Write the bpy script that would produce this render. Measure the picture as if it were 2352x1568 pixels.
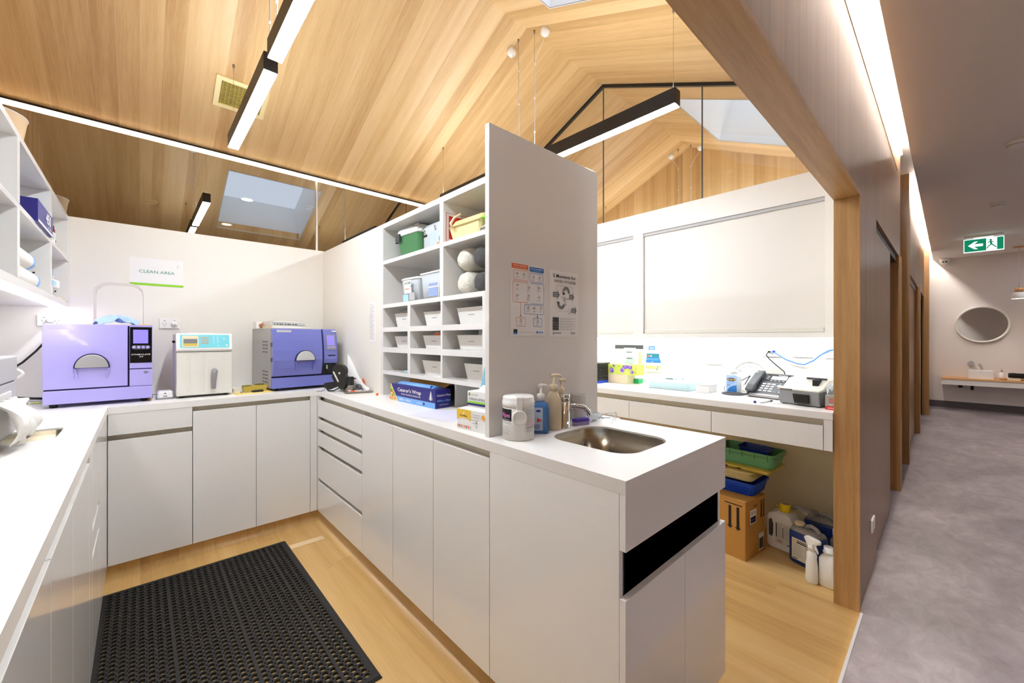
import bpy, bmesh, math, random
from mathutils import Vector, Matrix
for o in list(bpy.data.objects): bpy.data.objects.remove(o)
random.seed(4)
PI = math.pi
SC = bpy.context.scene
COL = SC.collection
# ---------------------------------------------------------------- camera
cam_d = bpy.data.cameras.new('camera'); cam = bpy.data.objects.new('camera', cam_d); COL.objects.link(cam)
cam_d.sensor_width = 36.0; cam_d.lens = 926.0/2352*36; cam_d.shift_y = -8.0/2352
cam_d.clip_start = 0.02; cam_d.clip_end = 100
cam.location = (0, 0, 1.4); cam.rotation_euler = (PI/2, 0, -math.atan(854/926))
SC.camera = cam
# ---------------------------------------------------------------- world, exposure
w = bpy.data.worlds.new('sky'); SC.world = w; w.use_nodes = True
bg = w.node_tree.nodes['Background']; bg.inputs[0].default_value = (0.78, 0.86, 1.0, 1); bg.inputs[1].default_value = 1.3
SC.view_settings.view_transform = 'Standard'; SC.view_settings.look = 'None'
SC.view_settings.exposure = 0.36; SC.view_settings.gamma = 1.0; SC.view_settings.use_curve_mapping = False
SC.cycles.use_denoising = True
SC.cycles.max_bounces = 12; SC.cycles.diffuse_bounces = 7; SC.cycles.glossy_bounces = 5
SC.cycles.transmission_bounces = 8; SC.cycles.transparent_max_bounces = 12
SC.cycles.sample_clamp_indirect = 6.0
PENDANT = 84.0; STRIP = 14.0; COVE = 150.0; CORRIDOR_FILL = 92.0; BACKROOM = 3.0
# ---------------------------------------------------------------- materials
def lin(c):
    c = c/255.0
    return c/12.92 if c <= 0.04045 else ((c+0.055)/1.055)**2.4
def S(r, g, b): return (lin(r), lin(g), lin(b), 1.0)
MATS = {}
def mat(name, col, rough=0.5, metal=0.0, emit=None, es=1.0, trans=0.0, alpha=1.0, ior=1.45, coat=0.0, bump=None, sub=0.0):
    if name in MATS: return MATS[name]
    m = bpy.data.materials.new(name); m.use_nodes = True
    b = m.node_tree.nodes['Principled BSDF']
    b.inputs['Base Color'].default_value = col
    b.inputs['Roughness'].default_value = rough; b.inputs['Metallic'].default_value = metal
    b.inputs['Transmission Weight'].default_value = trans; b.inputs['Alpha'].default_value = alpha
    b.inputs['IOR'].default_value = ior; b.inputs['Coat Weight'].default_value = coat
    b.inputs['Subsurface Weight'].default_value = sub
    if emit:
        b.inputs['Emission Color'].default_value = emit; b.inputs['Emission Strength'].default_value = es
    if bump:
        nt = m.node_tree; tc = nt.nodes.new('ShaderNodeNewGeometry'); n = nt.nodes.new('ShaderNodeTexNoise')
        n.inputs['Scale'].default_value = bump[0]; n.inputs['Detail'].default_value = 4
        nt.links.new(tc.outputs['Position'], n.inputs['Vector'])
        bp = nt.nodes.new('ShaderNodeBump'); bp.inputs['Strength'].default_value = bump[1]; bp.inputs['Distance'].default_value = 0.01
        nt.links.new(n.outputs['Fac'], bp.inputs['Height']); nt.links.new(bp.outputs['Normal'], b.inputs['Normal'])
    MATS[name] = m
    return m
def mnode(nt, op, a, b=None, c=None):
    n = nt.nodes.new('ShaderNodeMath'); n.operation = op
    for i, v in enumerate((a, b, c)):
        if v is None: continue
        if isinstance(v, (int, float)): n.inputs[i].default_value = v
        else: nt.links.new(v, n.inputs[i])
    return n.outputs[0]
def wood(name, along, across, width, dark, mid, light, rough=0.35, var=0.5, seam=0.5, joint=0.0, k=1.0, sk=1.0):
    """oak laminate: boards run along one world axis, tone differs board to board, fine streaky grain"""
    if name in MATS: return MATS[name]
    m = bpy.data.materials.new(name); m.use_nodes = True; nt = m.node_tree; b = nt.nodes['Principled BSDF']
    g = nt.nodes.new('ShaderNodeNewGeometry'); sp = nt.nodes.new('ShaderNodeSeparateXYZ'); nt.links.new(g.outputs['Position'], sp.inputs[0])
    A = sp.outputs['XYZ'.index(along)]; C = sp.outputs['XYZ'.index(across)]
    T = sp.outputs['XYZ'.index([x for x in 'XYZ' if x not in (along, across)][0])]
    q = mnode(nt, 'DIVIDE', C, width); idx = mnode(nt, 'FLOOR', q); fr = mnode(nt, 'FRACT', q)
    wn = nt.nodes.new('ShaderNodeTexWhiteNoise'); wn.noise_dimensions = '1D'; nt.links.new(idx, wn.inputs['W'])
    rnd = wn.outputs['Value']
    if joint:
        j = mnode(nt, 'FLOOR', mnode(nt, 'ADD', mnode(nt, 'DIVIDE', A, joint), mnode(nt, 'MULTIPLY', rnd, 7.3)))
        wn2 = nt.nodes.new('ShaderNodeTexWhiteNoise'); wn2.noise_dimensions = '2D'
        cb = nt.nodes.new('ShaderNodeCombineXYZ'); nt.links.new(idx, cb.inputs[0]); nt.links.new(j, cb.inputs[1]); nt.links.new(cb.outputs[0], wn2.inputs['Vector'])
        rnd = wn2.outputs['Value']
    def vec(kc, ka, kt):
        cv = nt.nodes.new('ShaderNodeCombineXYZ')
        nt.links.new(mnode(nt, 'MULTIPLY', C, kc), cv.inputs[0])
        nt.links.new(mnode(nt, 'ADD', mnode(nt, 'MULTIPLY', A, ka), mnode(nt, 'MULTIPLY', rnd, 53.0)), cv.inputs[1])
        nt.links.new(mnode(nt, 'MULTIPLY', T, kt), cv.inputs[2]); return cv.outputs[0]
    def noise(v, sc, det, rg=0.55):
        n = nt.nodes.new('ShaderNodeTexNoise'); n.inputs['Scale'].default_value = sc; n.inputs['Detail'].default_value = det
        n.inputs['Roughness'].default_value = rg; nt.links.new(v, n.inputs['Vector']); return n.outputs['Fac']
    fine = noise(vec(26*k, 0.9*k*sk, 10*k*sk), 6.0, 5, 0.65)
    broad = noise(vec(11*k, 0.35*k*sk, 4*k*sk), 1.6, 3)
    f = mnode(nt, 'ADD', mnode(nt, 'MULTIPLY', fine, 0.45), mnode(nt, 'MULTIPLY', broad, 0.75))
    f = mnode(nt, 'ADD', mnode(nt, 'SUBTRACT', f, 0.10), mnode(nt, 'MULTIPLY', mnode(nt, 'SUBTRACT', rnd, 0.5), var))
    cr = nt.nodes.new('ShaderNodeValToRGB'); e = cr.color_ramp.elements
    e[0].position = 0.22; e[0].color = dark; e[1].position = 0.82; e[1].color = light
    x = cr.color_ramp.elements.new(0.5); x.color = mid
    nt.links.new(f, cr.inputs['Fac'])
    edge = mnode(nt, 'GREATER_THAN', mnode(nt, 'ABSOLUTE', mnode(nt, 'SUBTRACT', fr, 0.5)), 0.5-0.0035/width*0.5)
    mx = nt.nodes.new('ShaderNodeMix'); mx.data_type = 'RGBA'
    nt.links.new(mnode(nt, 'MULTIPLY', edge, seam), mx.inputs['Factor']); nt.links.new(cr.outputs['Color'], mx.inputs[6]); mx.inputs[7].default_value = light
    nt.links.new(mx.outputs[2], b.inputs['Base Color'])
    b.inputs['Roughness'].default_value = rough
    bp = nt.nodes.new('ShaderNodeBump'); bp.inputs['Strength'].default_value = 0.06; bp.inputs['Distance'].default_value = 0.002
    nt.links.new(fine, bp.inputs['Height']); nt.links.new(bp.outputs['Normal'], b.inputs['Normal'])
    MATS[name] = m
    return m
def mottled(name, c1, c2, c3, rough=0.45):
    m = bpy.data.materials.new(name); m.use_nodes = True; nt = m.node_tree; b = nt.nodes['Principled BSDF']
    g = nt.nodes.new('ShaderNodeNewGeometry')
    mp = nt.nodes.new('ShaderNodeMapping'); mp.inputs['Scale'].default_value = (0.75, 1.25, 1); mp.inputs['Rotation'].default_value = (0, 0, 0.5)
    nt.links.new(g.outputs['Position'], mp.inputs[0])
    def noise(sc, det, rg):
        n = nt.nodes.new('ShaderNodeTexNoise'); n.inputs['Scale'].default_value = sc; n.inputs['Detail'].default_value = det
        n.inputs['Roughness'].default_value = rg; n.inputs['Distortion'].default_value = 0.6
        nt.links.new(mp.outputs[0], n.inputs['Vector']); return n.outputs['Fac']
    f = mnode(nt, 'ADD', mnode(nt, 'MULTIPLY', noise(1.6, 5, 0.6), 0.6), mnode(nt, 'MULTIPLY', noise(9.0, 6, 0.7), 0.4))
    cr = nt.nodes.new('ShaderNodeValToRGB'); e = cr.color_ramp.elements
    e[0].position = 0.36; e[0].color = c1; e[1].position = 0.64; e[1].color = c3
    cr.color_ramp.elements.new(0.5).color = c2
    nt.links.new(f, cr.inputs['Fac']); nt.links.new(cr.outputs['Color'], b.inputs['Base Color'])
    b.inputs['Roughness'].default_value = rough
    MATS[name] = m
    return m
def pane(name, tint, refl, rough=0.0):
    """architectural glass: see-through with a mirror share"""
    m = bpy.data.materials.new(name); m.use_nodes = True; nt = m.node_tree
    for n in list(nt.nodes):
        if n.type == 'BSDF_PRINCIPLED': nt.nodes.remove(n)
    out = [n for n in nt.nodes if n.type == 'OUTPUT_MATERIAL'][0]
    t = nt.nodes.new('ShaderNodeBsdfTransparent'); t.inputs[0].default_value = tint
    gl = nt.nodes.new('ShaderNodeBsdfGlossy'); gl.inputs['Roughness'].default_value = rough; gl.inputs[0].default_value = (0.95, 0.95, 0.93, 1)
    g = nt.nodes.new('ShaderNodeNewGeometry'); dt = nt.nodes.new('ShaderNodeVectorMath'); dt.operation = 'DOT_PRODUCT'
    nt.links.new(g.outputs['Normal'], dt.inputs[0]); nt.links.new(g.outputs['Incoming'], dt.inputs[1])
    c = mnode(nt, 'SUBTRACT', 1.0, mnode(nt, 'ABSOLUTE', dt.outputs['Value']))
    f = mnode(nt, 'MINIMUM', mnode(nt, 'ADD', mnode(nt, 'MULTIPLY', mnode(nt, 'POWER', c, 5.0), 0.9), refl+0.05), 1.0)
    mx = nt.nodes.new('ShaderNodeMixShader'); nt.links.new(f, mx.inputs[0]); nt.links.new(t.outputs[0], mx.inputs[1]); nt.links.new(gl.outputs[0], mx.inputs[2])
    nt.links.new(mx.outputs[0], out.inputs['Surface'])
    MATS[name] = m
    return m
WD, WM, WL = S(186, 148, 96), S(211, 176, 124), S(225, 195, 148)
W_roof = wood('oak_roof_boards', 'Y', 'X', 0.105, WD, WM, WL, rough=0.42, var=0.42, seam=0.35, sk=0.35)
W_gable = wood('oak_gable_boards', 'Z', 'Y', 0.11, WD, WM, WL, rough=0.42, var=0.42, seam=0.3, sk=0.35)
W_corr_shaded = wood('oak_corridor_shaded', 'Z', 'X', 0.6, S(120, 92, 66), S(142, 112, 84), S(164, 133, 104), rough=0.34, var=0.16, seam=0.15)  # same oak as elsewhere, darkened to carry the corridor's low light in its colour
W_post = wood('oak_post_grain', 'Z', 'Y', 3.0, S(150, 108, 62), S(178, 136, 84), S(200, 160, 108), rough=0.4, var=0.1, seam=0, k=2.2)
W_beam = wood('oak_beam_grain', 'X', 'Y', 3.0, S(150, 108, 62), S(178, 136, 84), S(200, 160, 108), rough=0.4, var=0.1, seam=0, k=2.2)
W_floor = wood('oak_vinyl_floor', 'Y', 'X', 0.18, S(182, 142, 86), S(205, 167, 106), S(220, 186, 130), rough=0.38, var=0.22, seam=0.0, joint=1.3, k=0.8)
W_bench = wood('oak_vanity_top', 'Y', 'X', 1.0, S(196, 144, 88), S(214, 164, 106), S(228, 182, 124), rough=0.4, var=0.1, seam=0)
F_grey = mottled('grey_vinyl_floor', S(112, 104, 108), S(138, 130, 134), S(164, 157, 160), rough=0.4)
M_wall = mat('wall_paint', S(236, 233, 226), 0.6)
M_wallc = mat('corridor_wall_paint', S(226, 219, 214), 0.6)
M_ceil = mat('corridor_ceiling_paint', S(240, 235, 230), 0.7)
M_lam = mat('white_laminate', S(235, 234, 232), 0.16, coat=0.25)
M_satin = mat('satin_white_laminate', S(236, 234, 230), 0.5)
M_top = mat('white_solid_surface', S(243, 242, 240), 0.28)
M_chan = mat('recess_channel', S(222, 214, 196), 0.5)
M_cove = mat('coved_vinyl', S(196, 150, 88), 0.4)
M_black = mat('black_plastic', S(26, 26, 27), 0.4)
M_rubber = mat('black_rubber', S(30, 30, 31), 0.62)
M_gblack = mat('gloss_black', S(10, 10, 11), 0.06)
M_anod = mat('dark_bronze_metal', S(46, 42, 40), 0.45, 0.3)
M_white = mat('white_plastic', S(240, 240, 238), 0.35)
M_offw = mat('offwhite_plastic', S(226, 224, 216), 0.4)
M_cream = mat('cream_plastic', S(232, 216, 184), 0.35)
M_grey = mat('grey_plastic', S(140, 140, 143), 0.4)
M_dgrey = mat('dark_grey_plastic', S(74, 76, 80), 0.4)
M_lgrey = mat('light_grey_plastic', S(196, 197, 198), 0.4)
M_steel = mat('brushed_steel', S(176, 170, 158), 0.28, 1.0)
M_sink = mat('sink_steel', S(150, 140, 122), 0.24, 1.0)
M_chrome = mat('chrome', S(225, 226, 228), 0.06, 1.0)
M_violet = mat('violet_enamel', S(176, 169, 236), 0.22, coat=0.3)
M_violet2 = mat('blue_violet_enamel', S(112, 118, 190), 0.22, coat=0.3)
M_vdark = mat('dark_violet_gap', S(34, 32, 78), 0.4)
M_silver = mat('silver_paint', S(176, 176, 178), 0.35, 0.4)
M_lilac = mat('lilac_screen', S(120, 110, 240), 0.2, emit=S(120, 110, 240), es=0.7)
M_aqua = mat('aqua_panel', S(120, 210, 222), 0.4)
M_blue = mat('blue_plastic', S(10, 62, 176), 0.4)
M_dblue = mat('navy_print', S(40, 36, 120), 0.4)
M_lblue = mat('light_blue_print', S(120, 176, 240), 0.4)
M_pad = mat('pale_aqua_pad', S(214, 240, 246), 0.7)
M_sky = mat('pale_blue_paper', S(176, 222, 236), 0.6)
M_green = mat('green_plastic', S(74, 128, 84), 0.4)
M_lgreen = mat('mint_plastic', S(108, 176, 130), 0.4)
M_bgreen = mat('lime_print', S(140, 206, 40), 0.5)
M_yellow = mat('yellow_plastic', S(236, 204, 24), 0.4)
M_tan = mat('dull_yellow_plastic', S(206, 184, 84), 0.4)
M_straw = mat('straw_plastic', S(242, 226, 172), 0.45)
M_orange = mat('orange_plastic', S(250, 104, 16), 0.35)
M_red = mat('red_print', S(206, 44, 38), 0.45)
M_purple = mat('purple_plastic', S(76, 44, 160), 0.35)
M_pink = mat('pink_print', S(226, 120, 206), 0.5)
M_paper = mat('white_paper', S(240, 240, 240), 0.7)
M_pgrey = mat('grey_print', S(120, 120, 120), 0.6)
M_plg = mat('pale_grey_print', S(186, 186, 188), 0.6)
M_dgp = mat('charcoal_print', S(58, 58, 60), 0.6)
M_ink = mat('black_print', S(20, 20, 22), 0.6)
M_porange = mat('orange_print', S(222, 110, 56), 0.6)
M_pblue = mat('blue_print', S(36, 116, 196), 0.6)
M_teal = mat('teal_print', S(64, 150, 140), 0.6)
M_card = mat('brown_cardboard', S(184, 134, 66), 0.8)
M_cardd = mat('cardboard_inside', S(150, 104, 50), 0.8)
M_cloth = mat('pale_blue_cloth', S(168, 196, 230), 0.9, bump=(60, 0.3))
M_wcloth = mat('white_cloth', S(238, 236, 232), 0.9, bump=(40, 0.3))
M_fur = mat('dark_grey_fleece', S(86, 84, 84), 1.0, bump=(70, 1.0))
M_fleece = mat('cream_fleece', S(228, 226, 214), 1.0, bump=(60, 0.8))
M_clear = mat('clear_plastic', (0.93, 0.96, 0.98, 1), 0.1, alpha=0.30)
M_frost = mat('frosted_plastic', S(226, 234, 240), 0.3, alpha=0.72)
M_bluegel = mat('blue_gel', S(70, 126, 190), 0.12, alpha=0.8)
M_gold = mat('gold_lacquer_wood', S(240, 206, 130), 0.5)
M_wire = mat('white_wire', S(224, 216, 210), 0.4)
M_dcloth = mat('charcoal_towel', S(34, 32, 34), 1.0, bump=(80, 0.6))
M_navyjug = mat('blue_fluid_plastic', S(40, 62, 128), 0.3)
M_greyjug = mat('grey_translucent_plastic', S(150, 148, 148), 0.35)
M_mirror = mat('mirror_silver', S(232, 238, 240), 0.02, 1.0)
M_lens = mat('lamp_lens', (1, 1, 1, 1), 0.5, emit=(0.86, 0.93, 1.0, 1), es=PENDANT)
M_strip = mat('led_strip', (1, 1, 1, 1), 0.5, emit=(1.0, 0.98, 0.95, 1), es=STRIP)
M_lensup = mat('lamp_uplight', (1, 1, 1, 1), 0.5, emit=(0.90, 0.95, 1.0, 1), es=PENDANT*0.25)
M_stripd = mat('desk_led_strip', (1, 1, 1, 1), 0.5, emit=(0.93, 0.97, 1.0, 1), es=STRIP*1.5)
M_stripw = mat('warm_led_strip', (1, 1, 1, 1), 0.5, emit=(1.0, 0.80, 0.56, 1), es=STRIP)
M_covel = mat('cove_led', (1, 1, 1, 1), 0.5, emit=(1.0, 0.93, 0.86, 1), es=COVE)
M_bulb = mat('lamp_bulb', (1, 1, 1, 1), 0.5, emit=(1.0, 0.80, 0.58, 1), es=60)
M_down_added = mat('added_downlight_lens', (1, 1, 1, 1), 0.5, emit=(0.95, 0.95, 1.0, 1), es=CORRIDOR_FILL)
M_down2 = mat('dim_downlight_lens', (1, 1, 1, 1), 0.5, emit=(1.0, 0.85, 0.66, 1), es=BACKROOM*4)
M_exit = mat('exit_green', S(0, 150, 110), 0.5, emit=S(0, 150, 110), es=0.45)
M_exitw = mat('exit_white', S(240, 255, 250), 0.5, emit=(0.9, 1, 0.97, 1), es=0.8)
G_back = pane('smoked_glass', (0.62, 0.56, 0.50, 1), 0.40)
G_gable = pane('clear_glass', (0.90, 0.92, 0.90, 1), 0.03)
G_sky = pane('skylight_glass', (0.95, 0.97, 1.0, 1), 0.0)
# ---------------------------------------------------------------- mesh helpers
class MB:
    def __init__(s): s.v = []; s.f = []; s.m = []; s.s = []
    def add(s, vs, fs, mi=0, smooth=False):
        o = len(s.v); s.v += [tuple(v) for v in vs]
        for f in fs: s.f.append([i+o for i in f]); s.m.append(mi); s.s.append(smooth)
        return s
    def box(s, x0, x1, y0, y1, z0, z1, mi=0):
        return s.add([(x0,y0,z0),(x1,y0,z0),(x1,y1,z0),(x0,y1,z0),(x0,y0,z1),(x1,y0,z1),(x1,y1,z1),(x0,y1,z1)],
                     [(0,3,2,1),(4,5,6,7),(0,1,5,4),(1,2,6,5),(2,3,7,6),(3,0,4,7)], mi)
    def quad(s, a, b, c, d, mi=0): return s.add([a,b,c,d], [(0,1,2,3)], mi)
    def poly(s, pts, mi=0): return s.add(pts, [tuple(range(len(pts)))], mi)
    def rings(s, rings, mi=0, smooth=True, cap0=True, cap1=True, closed=True):
        o = len(s.v); n = len(rings[0])
        for r in rings: s.v += [tuple(p) for p in r]
        for i in range(len(rings)-1):
            for j in range(n if closed else n-1):
                a = o+i*n+j; b = o+i*n+(j+1) % n
                s.f.append([a, b, b+n, a+n]); s.m.append(mi); s.s.append(smooth)
        if cap0: s.f.append([o+j for j in range(n)][::-1]); s.m.append(mi); s.s.append(False)
        if cap1: s.f.append([o+(len(rings)-1)*n+j for j in range(n)]); s.m.append(mi); s.s.append(False)
        return s
    def lathe(s, prof, cx=0, cy=0, z=0, seg=24, mi=0, smooth=True, cap0=True, cap1=True, axis='Z'):
        R = []
        for r, h in prof:
            ring = []
            for j in range(seg):
                t = 2*PI*j/seg; a, b = r*math.cos(t), r*math.sin(t)
                ring.append((cx+a, cy+b, z+h) if axis == 'Z' else ((cx+h, cy+a, z+b) if axis == 'X' else (cx+b, cy+h, z+a)))
            R.append(ring)
        return s.rings(R, mi, smooth, cap0, cap1)
    def cyl(s, cx, cy, z0, z1, r, seg=24, mi=0, r2=None): return s.lathe([(r, z0), (r if r2 is None else r2, z1)], cx, cy, 0, seg, mi)
    def tube(s, pts, r, seg=8, mi=0, cap=True, loop=False):
        P = [Vector(p) for p in pts]; n = len(P); R = []
        up = Vector((0.13, 0.21, 0.97)); prev = None
        for i, p in enumerate(P):
            if loop: t = P[(i+1) % n]-P[i-1]
            else: t = P[min(i+1, n-1)]-P[max(i-1, 0)]
            t.normalize()
            if prev is None:
                u = t.cross(up)
                if u.length < 1e-3: u = t.cross(Vector((1, 0, 0)))
            else:
                u = prev - t*prev.dot(t)
                if u.length < 1e-4: u = t.cross(up)
            u.normalize(); prev = u; v = t.cross(u)
            rr = r[i] if isinstance(r, (list, tuple)) else r
            R.append([p+u*(rr*math.cos(2*PI*j/seg))+v*(rr*math.sin(2*PI*j/seg)) for j in range(seg)])
        if loop: R.append(R[0])
        return s.rings(R, mi, True, cap and not loop, cap and not loop)
    def prism(s, pts, z0, z1, mi=0, axis='Z', smooth=False):
        """2-D outline extruded along an axis; outline given in the other two axes in order"""
        def P(a, b, c): return {'Z': (a, b, c), 'X': (c, a, b), 'Y': (a, c, b)}[axis]
        return s.rings([[P(a, b, z0) for a, b in pts], [P(a, b, z1) for a, b in pts]], mi, smooth)
    def frust(s, x0, x1, y0, y1, z0, z1, ix, iy, mi=0, r=0.0):
        """box whose bottom is inset by ix, iy (tapered)"""
        return s.rings([rrect(x0+ix, x1-ix, y0+iy, y1-iy, r, z0), rrect(x0, x1, y0, y1, r, z1)], mi, r > 0)
    def tray(s, x0, x1, y0, y1, z0, z1, t=0.003, ix=0.0, iy=0.0, r=0.012, rim=0.0, mi=0, seg=4):
        """open-topped tapered container with wall thickness and an outward rim"""
        R = [rrect(x0+ix, x1-ix, y0+iy, y1-iy, r, z0, seg), rrect(x0, x1, y0, y1, r, z1-0.002, seg)]
        if rim: R += [rrect(x0-rim, x1+rim, y0-rim, y1+rim, r+rim, z1-0.002, seg), rrect(x0-rim, x1+rim, y0-rim, y1+rim, r+rim, z1, seg)]
        R += [rrect(x0+t, x1-t, y0+t, y1-t, max(r-t, .001), z1, seg), rrect(x0+ix+t, x1-ix-t, y0+iy+t, y1-iy-t, max(r-t, .001), z0+t, seg)]
        return s.rings(R, mi, False)
    def sphere(s, c, r, mi=0, seg=16, rg=10, sx=1, sy=1, sz=1):
        R = []
        for i in range(1, rg):
            p = PI*i/rg
            R.append([(c[0]+sx*r*math.sin(p)*math.cos(2*PI*j/seg), c[1]+sy*r*math.sin(p)*math.sin(2*PI*j/seg), c[2]-sz*r*math.cos(p)) for j in range(seg)])
        return s.rings(R, mi, True)
    def xf(s, M):
        s.v = [tuple(M @ Vector(v)) for v in s.v]; return s
    def merge(s, o, mi=0):
        k = len(s.v); s.v += o.v; s.f += [[i+k for i in f] for f in o.f]; s.m += [m+mi for m in o.m]; s.s += o.s; return s
    def build(s, name, mats, parent=None, bevel=0.0, bseg=2, origin=True):
        if not isinstance(mats, (list, tuple)): mats = [mats]
        V = [Vector(v) for v in s.v]
        if origin and V:
            c = Vector(((min(v.x for v in V)+max(v.x for v in V))/2, (min(v.y for v in V)+max(v.y for v in V))/2, min(v.z for v in V)))
        else: c = Vector((0, 0, 0))
        me = bpy.data.meshes.new(name); me.from_pydata([v-c for v in V], [], s.f); me.update()
        for m in mats: me.materials.append(m)
        for p, mi, sm in zip(me.polygons, s.m, s.s): p.material_index = min(mi, len(mats)-1); p.use_smooth = sm
        o = bpy.data.objects.new(name, me); COL.objects.link(o); o.location = c
        if parent is not None: o.parent = parent
        bm = bmesh.new(); bm.from_mesh(me); bmesh.ops.recalc_face_normals(bm, faces=bm.faces); bm.to_mesh(me); bm.free()
        if bevel:
            b = o.modifiers.new('bevel', 'BEVEL'); b.width = bevel; b.segments = bseg; b.limit_method = 'ANGLE'; b.angle_limit = 0.7
        return o
def rrect(x0, x1, y0, y1, r, z, seg=4):
    r = max(0.0, min(r, (x1-x0)/2-1e-5, (y1-y0)/2-1e-5))
    if r <= 0: return [(x0, y0, z), (x1, y0, z), (x1, y1, z), (x0, y1, z)]
    P = []
    for cx, cy, a in ((x1-r, y0+r, -PI/2), (x1-r, y1-r, 0), (x0+r, y1-r, PI/2), (x0+r, y0+r, PI)):
        for i in range(seg+1):
            t = a+PI/2*i/seg; P.append((cx+r*math.cos(t), cy+r*math.sin(t), z))
    return P
def thing(name, label, cat, loc=(0, 0, 0), rz=0.0, group=None):
    o = bpy.data.objects.new(name, None); COL.objects.link(o); o.location = loc; o.rotation_euler = (0, 0, rz)
    o.empty_display_size = 0.05
    o['label'] = label; o['category'] = cat
    if group: o['group'] = group
    return o
def tag(o, label, cat, group=None):
    o['label'] = label; o['category'] = cat
    if group: o['group'] = group
    return o
def struct(o): o['kind'] = 'structure'; return o
def copy_tree(o, parent=None):
    c = o.copy(); COL.objects.link(c)
    if parent is not None: c.parent = parent; c.matrix_parent_inverse = o.matrix_parent_inverse.copy()
    for ch in list(o.children): copy_tree(ch, c)
    return c
def plate(name, outer, holes, z0, z1, m, parent=None):
    """flat slab with holes (2-D curve fill, extruded)"""
    cu = bpy.data.curves.new(name, 'CURVE'); cu.dimensions = '2D'; cu.fill_mode = 'BOTH'; cu.extrude = (z1-z0)/2
    for poly in [outer]+holes:
        sp = cu.splines.new('POLY'); sp.points.add(len(poly)-1); sp.use_cyclic_u = True
        for p, (x, y) in zip(sp.points, poly): p.co = (x, y, 0, 1)
    ob = bpy.data.objects.new(name, cu); me = bpy.data.meshes.new_from_object(ob)
    bpy.data.objects.remove(ob); bpy.data.curves.remove(cu)
    xs = [p[0] for p in outer]; ys = [p[1] for p in outer]
    c = Vector(((min(xs)+max(xs))/2, (min(ys)+max(ys))/2, -(z1-z0)/2))
    for v in me.vertices: v.co -= c
    me.materials.clear(); me.materials.append(m); me.name = name
    o = bpy.data.objects.new(name, me); COL.objects.link(o); o.location = (c.x, c.y, z0)
    if parent is not None: o.parent = parent
    return o
_txt = {}
def text_mesh(s, bold):
    k = (s, bold)
    if k not in _txt:
        cu = bpy.data.curves.new('t', 'FONT'); cu.body = s; cu.size = 1.0; cu.offset = 0.018 if bold else 0.0; cu.resolution_u = 3
        ob = bpy.data.objects.new('t', cu); me = bpy.data.meshes.new_from_object(ob)
        V = [(v.co.x, v.co.y) for v in me.vertices]; F = [list(p.vertices) for p in me.polygons]
        bpy.data.objects.remove(ob); bpy.data.meshes.remove(me); bpy.data.curves.remove(cu)
        _txt[k] = (V, F)
    return _txt[k]
class Print:
    """printed matter on a flat face: rectangles, outlines, shapes and lettering in layers"""
    def __init__(s, o, ux, uy, gap=0.0006):
        s.o = Vector(o); s.ux = Vector(ux).normalized(); s.uy = Vector(uy).normalized(); s.n = s.ux.cross(s.uy); s.b = MB(); s.mats = []; s.k = 0; s.gap = gap
    def _m(s, m):
        if m not in s.mats: s.mats.append(m)
        return s.mats.index(m)
    def _add(s, V, F, m):
        s.k += 1; d = s.n*(s.gap*(1+0.35*s.k) if s.k < 8 else s.gap*(3.8+0.02*s.k))
        s.b.add([s.o+s.ux*x+s.uy*y+d for x, y in V], F, s._m(m)); return s
    def rect(s, x, y, w, h, m): return s._add([(x, y), (x+w, y), (x+w, y+h), (x, y+h)], [(0, 1, 2, 3)], m)
    def poly(s, pts, m): return s._add(pts, [tuple(range(len(pts)))], m)
    def disc(s, x, y, rx, m, ry=None, n=24): return s.poly([(x+rx*math.cos(2*PI*i/n), y+(ry or rx)*math.sin(2*PI*i/n)) for i in range(n)], m)
    def ring(s, x, y, r0, r1, m, a0=0.0, a1=2*PI, n=28):
        V = []; F = []
        for i in range(n+1):
            t = a0+(a1-a0)*i/n; V += [(x+r0*math.cos(t), y+r0*math.sin(t)), (x+r1*math.cos(t), y+r1*math.sin(t))]
        for i in range(n): F.append((2*i, 2*i+1, 2*i+3, 2*i+2))
        return s._add(V, F, m)
    def outline(s, x, y, w, h, t, r, m):
        A = [(p[0], p[1]) for p in rrect(x, x+w, y, y+h, r, 0)]; B = [(p[0], p[1]) for p in rrect(x+t, x+w-t, y+t, y+h-t, max(r-t, 1e-4), 0)]
        n = len(A); return s._add(A+B, [(i, (i+1) % n, n+(i+1) % n, n+i) for i in range(n)], m)
    def rr(s, x, y, w, h, r, m): return s.poly([(p[0], p[1]) for p in rrect(x, x+w, y, y+h, r, 0)], m)
    def line(s, x0, y0, x1, y1, t, m):
        d = Vector((x1-x0, y1-y0)); n = Vector((-d.y, d.x)).normalized()*t/2
        return s.poly([(x0-n.x, y0-n.y), (x1-n.x, y1-n.y), (x1+n.x, y1+n.y), (x0+n.x, y0+n.y)], m)
    def text(s, t, x, y, size, m, fit=None, align='L', bold=False):
        V, F = text_mesh(t, bold)
        if not V: return s
        xs = [v[0] for v in V]; w0 = max(xs)-min(xs); kx = size if fit is None else fit/w0
        off = {'L': 0, 'C': -w0*kx/2, 'R': -w0*kx}[align]
        return s._add([((vx-min(xs))*kx+x+off, vy*size+y) for vx, vy in V], F, m)
    def build(s, name, parent): return s.b.build(name, s.mats, parent)
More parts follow.
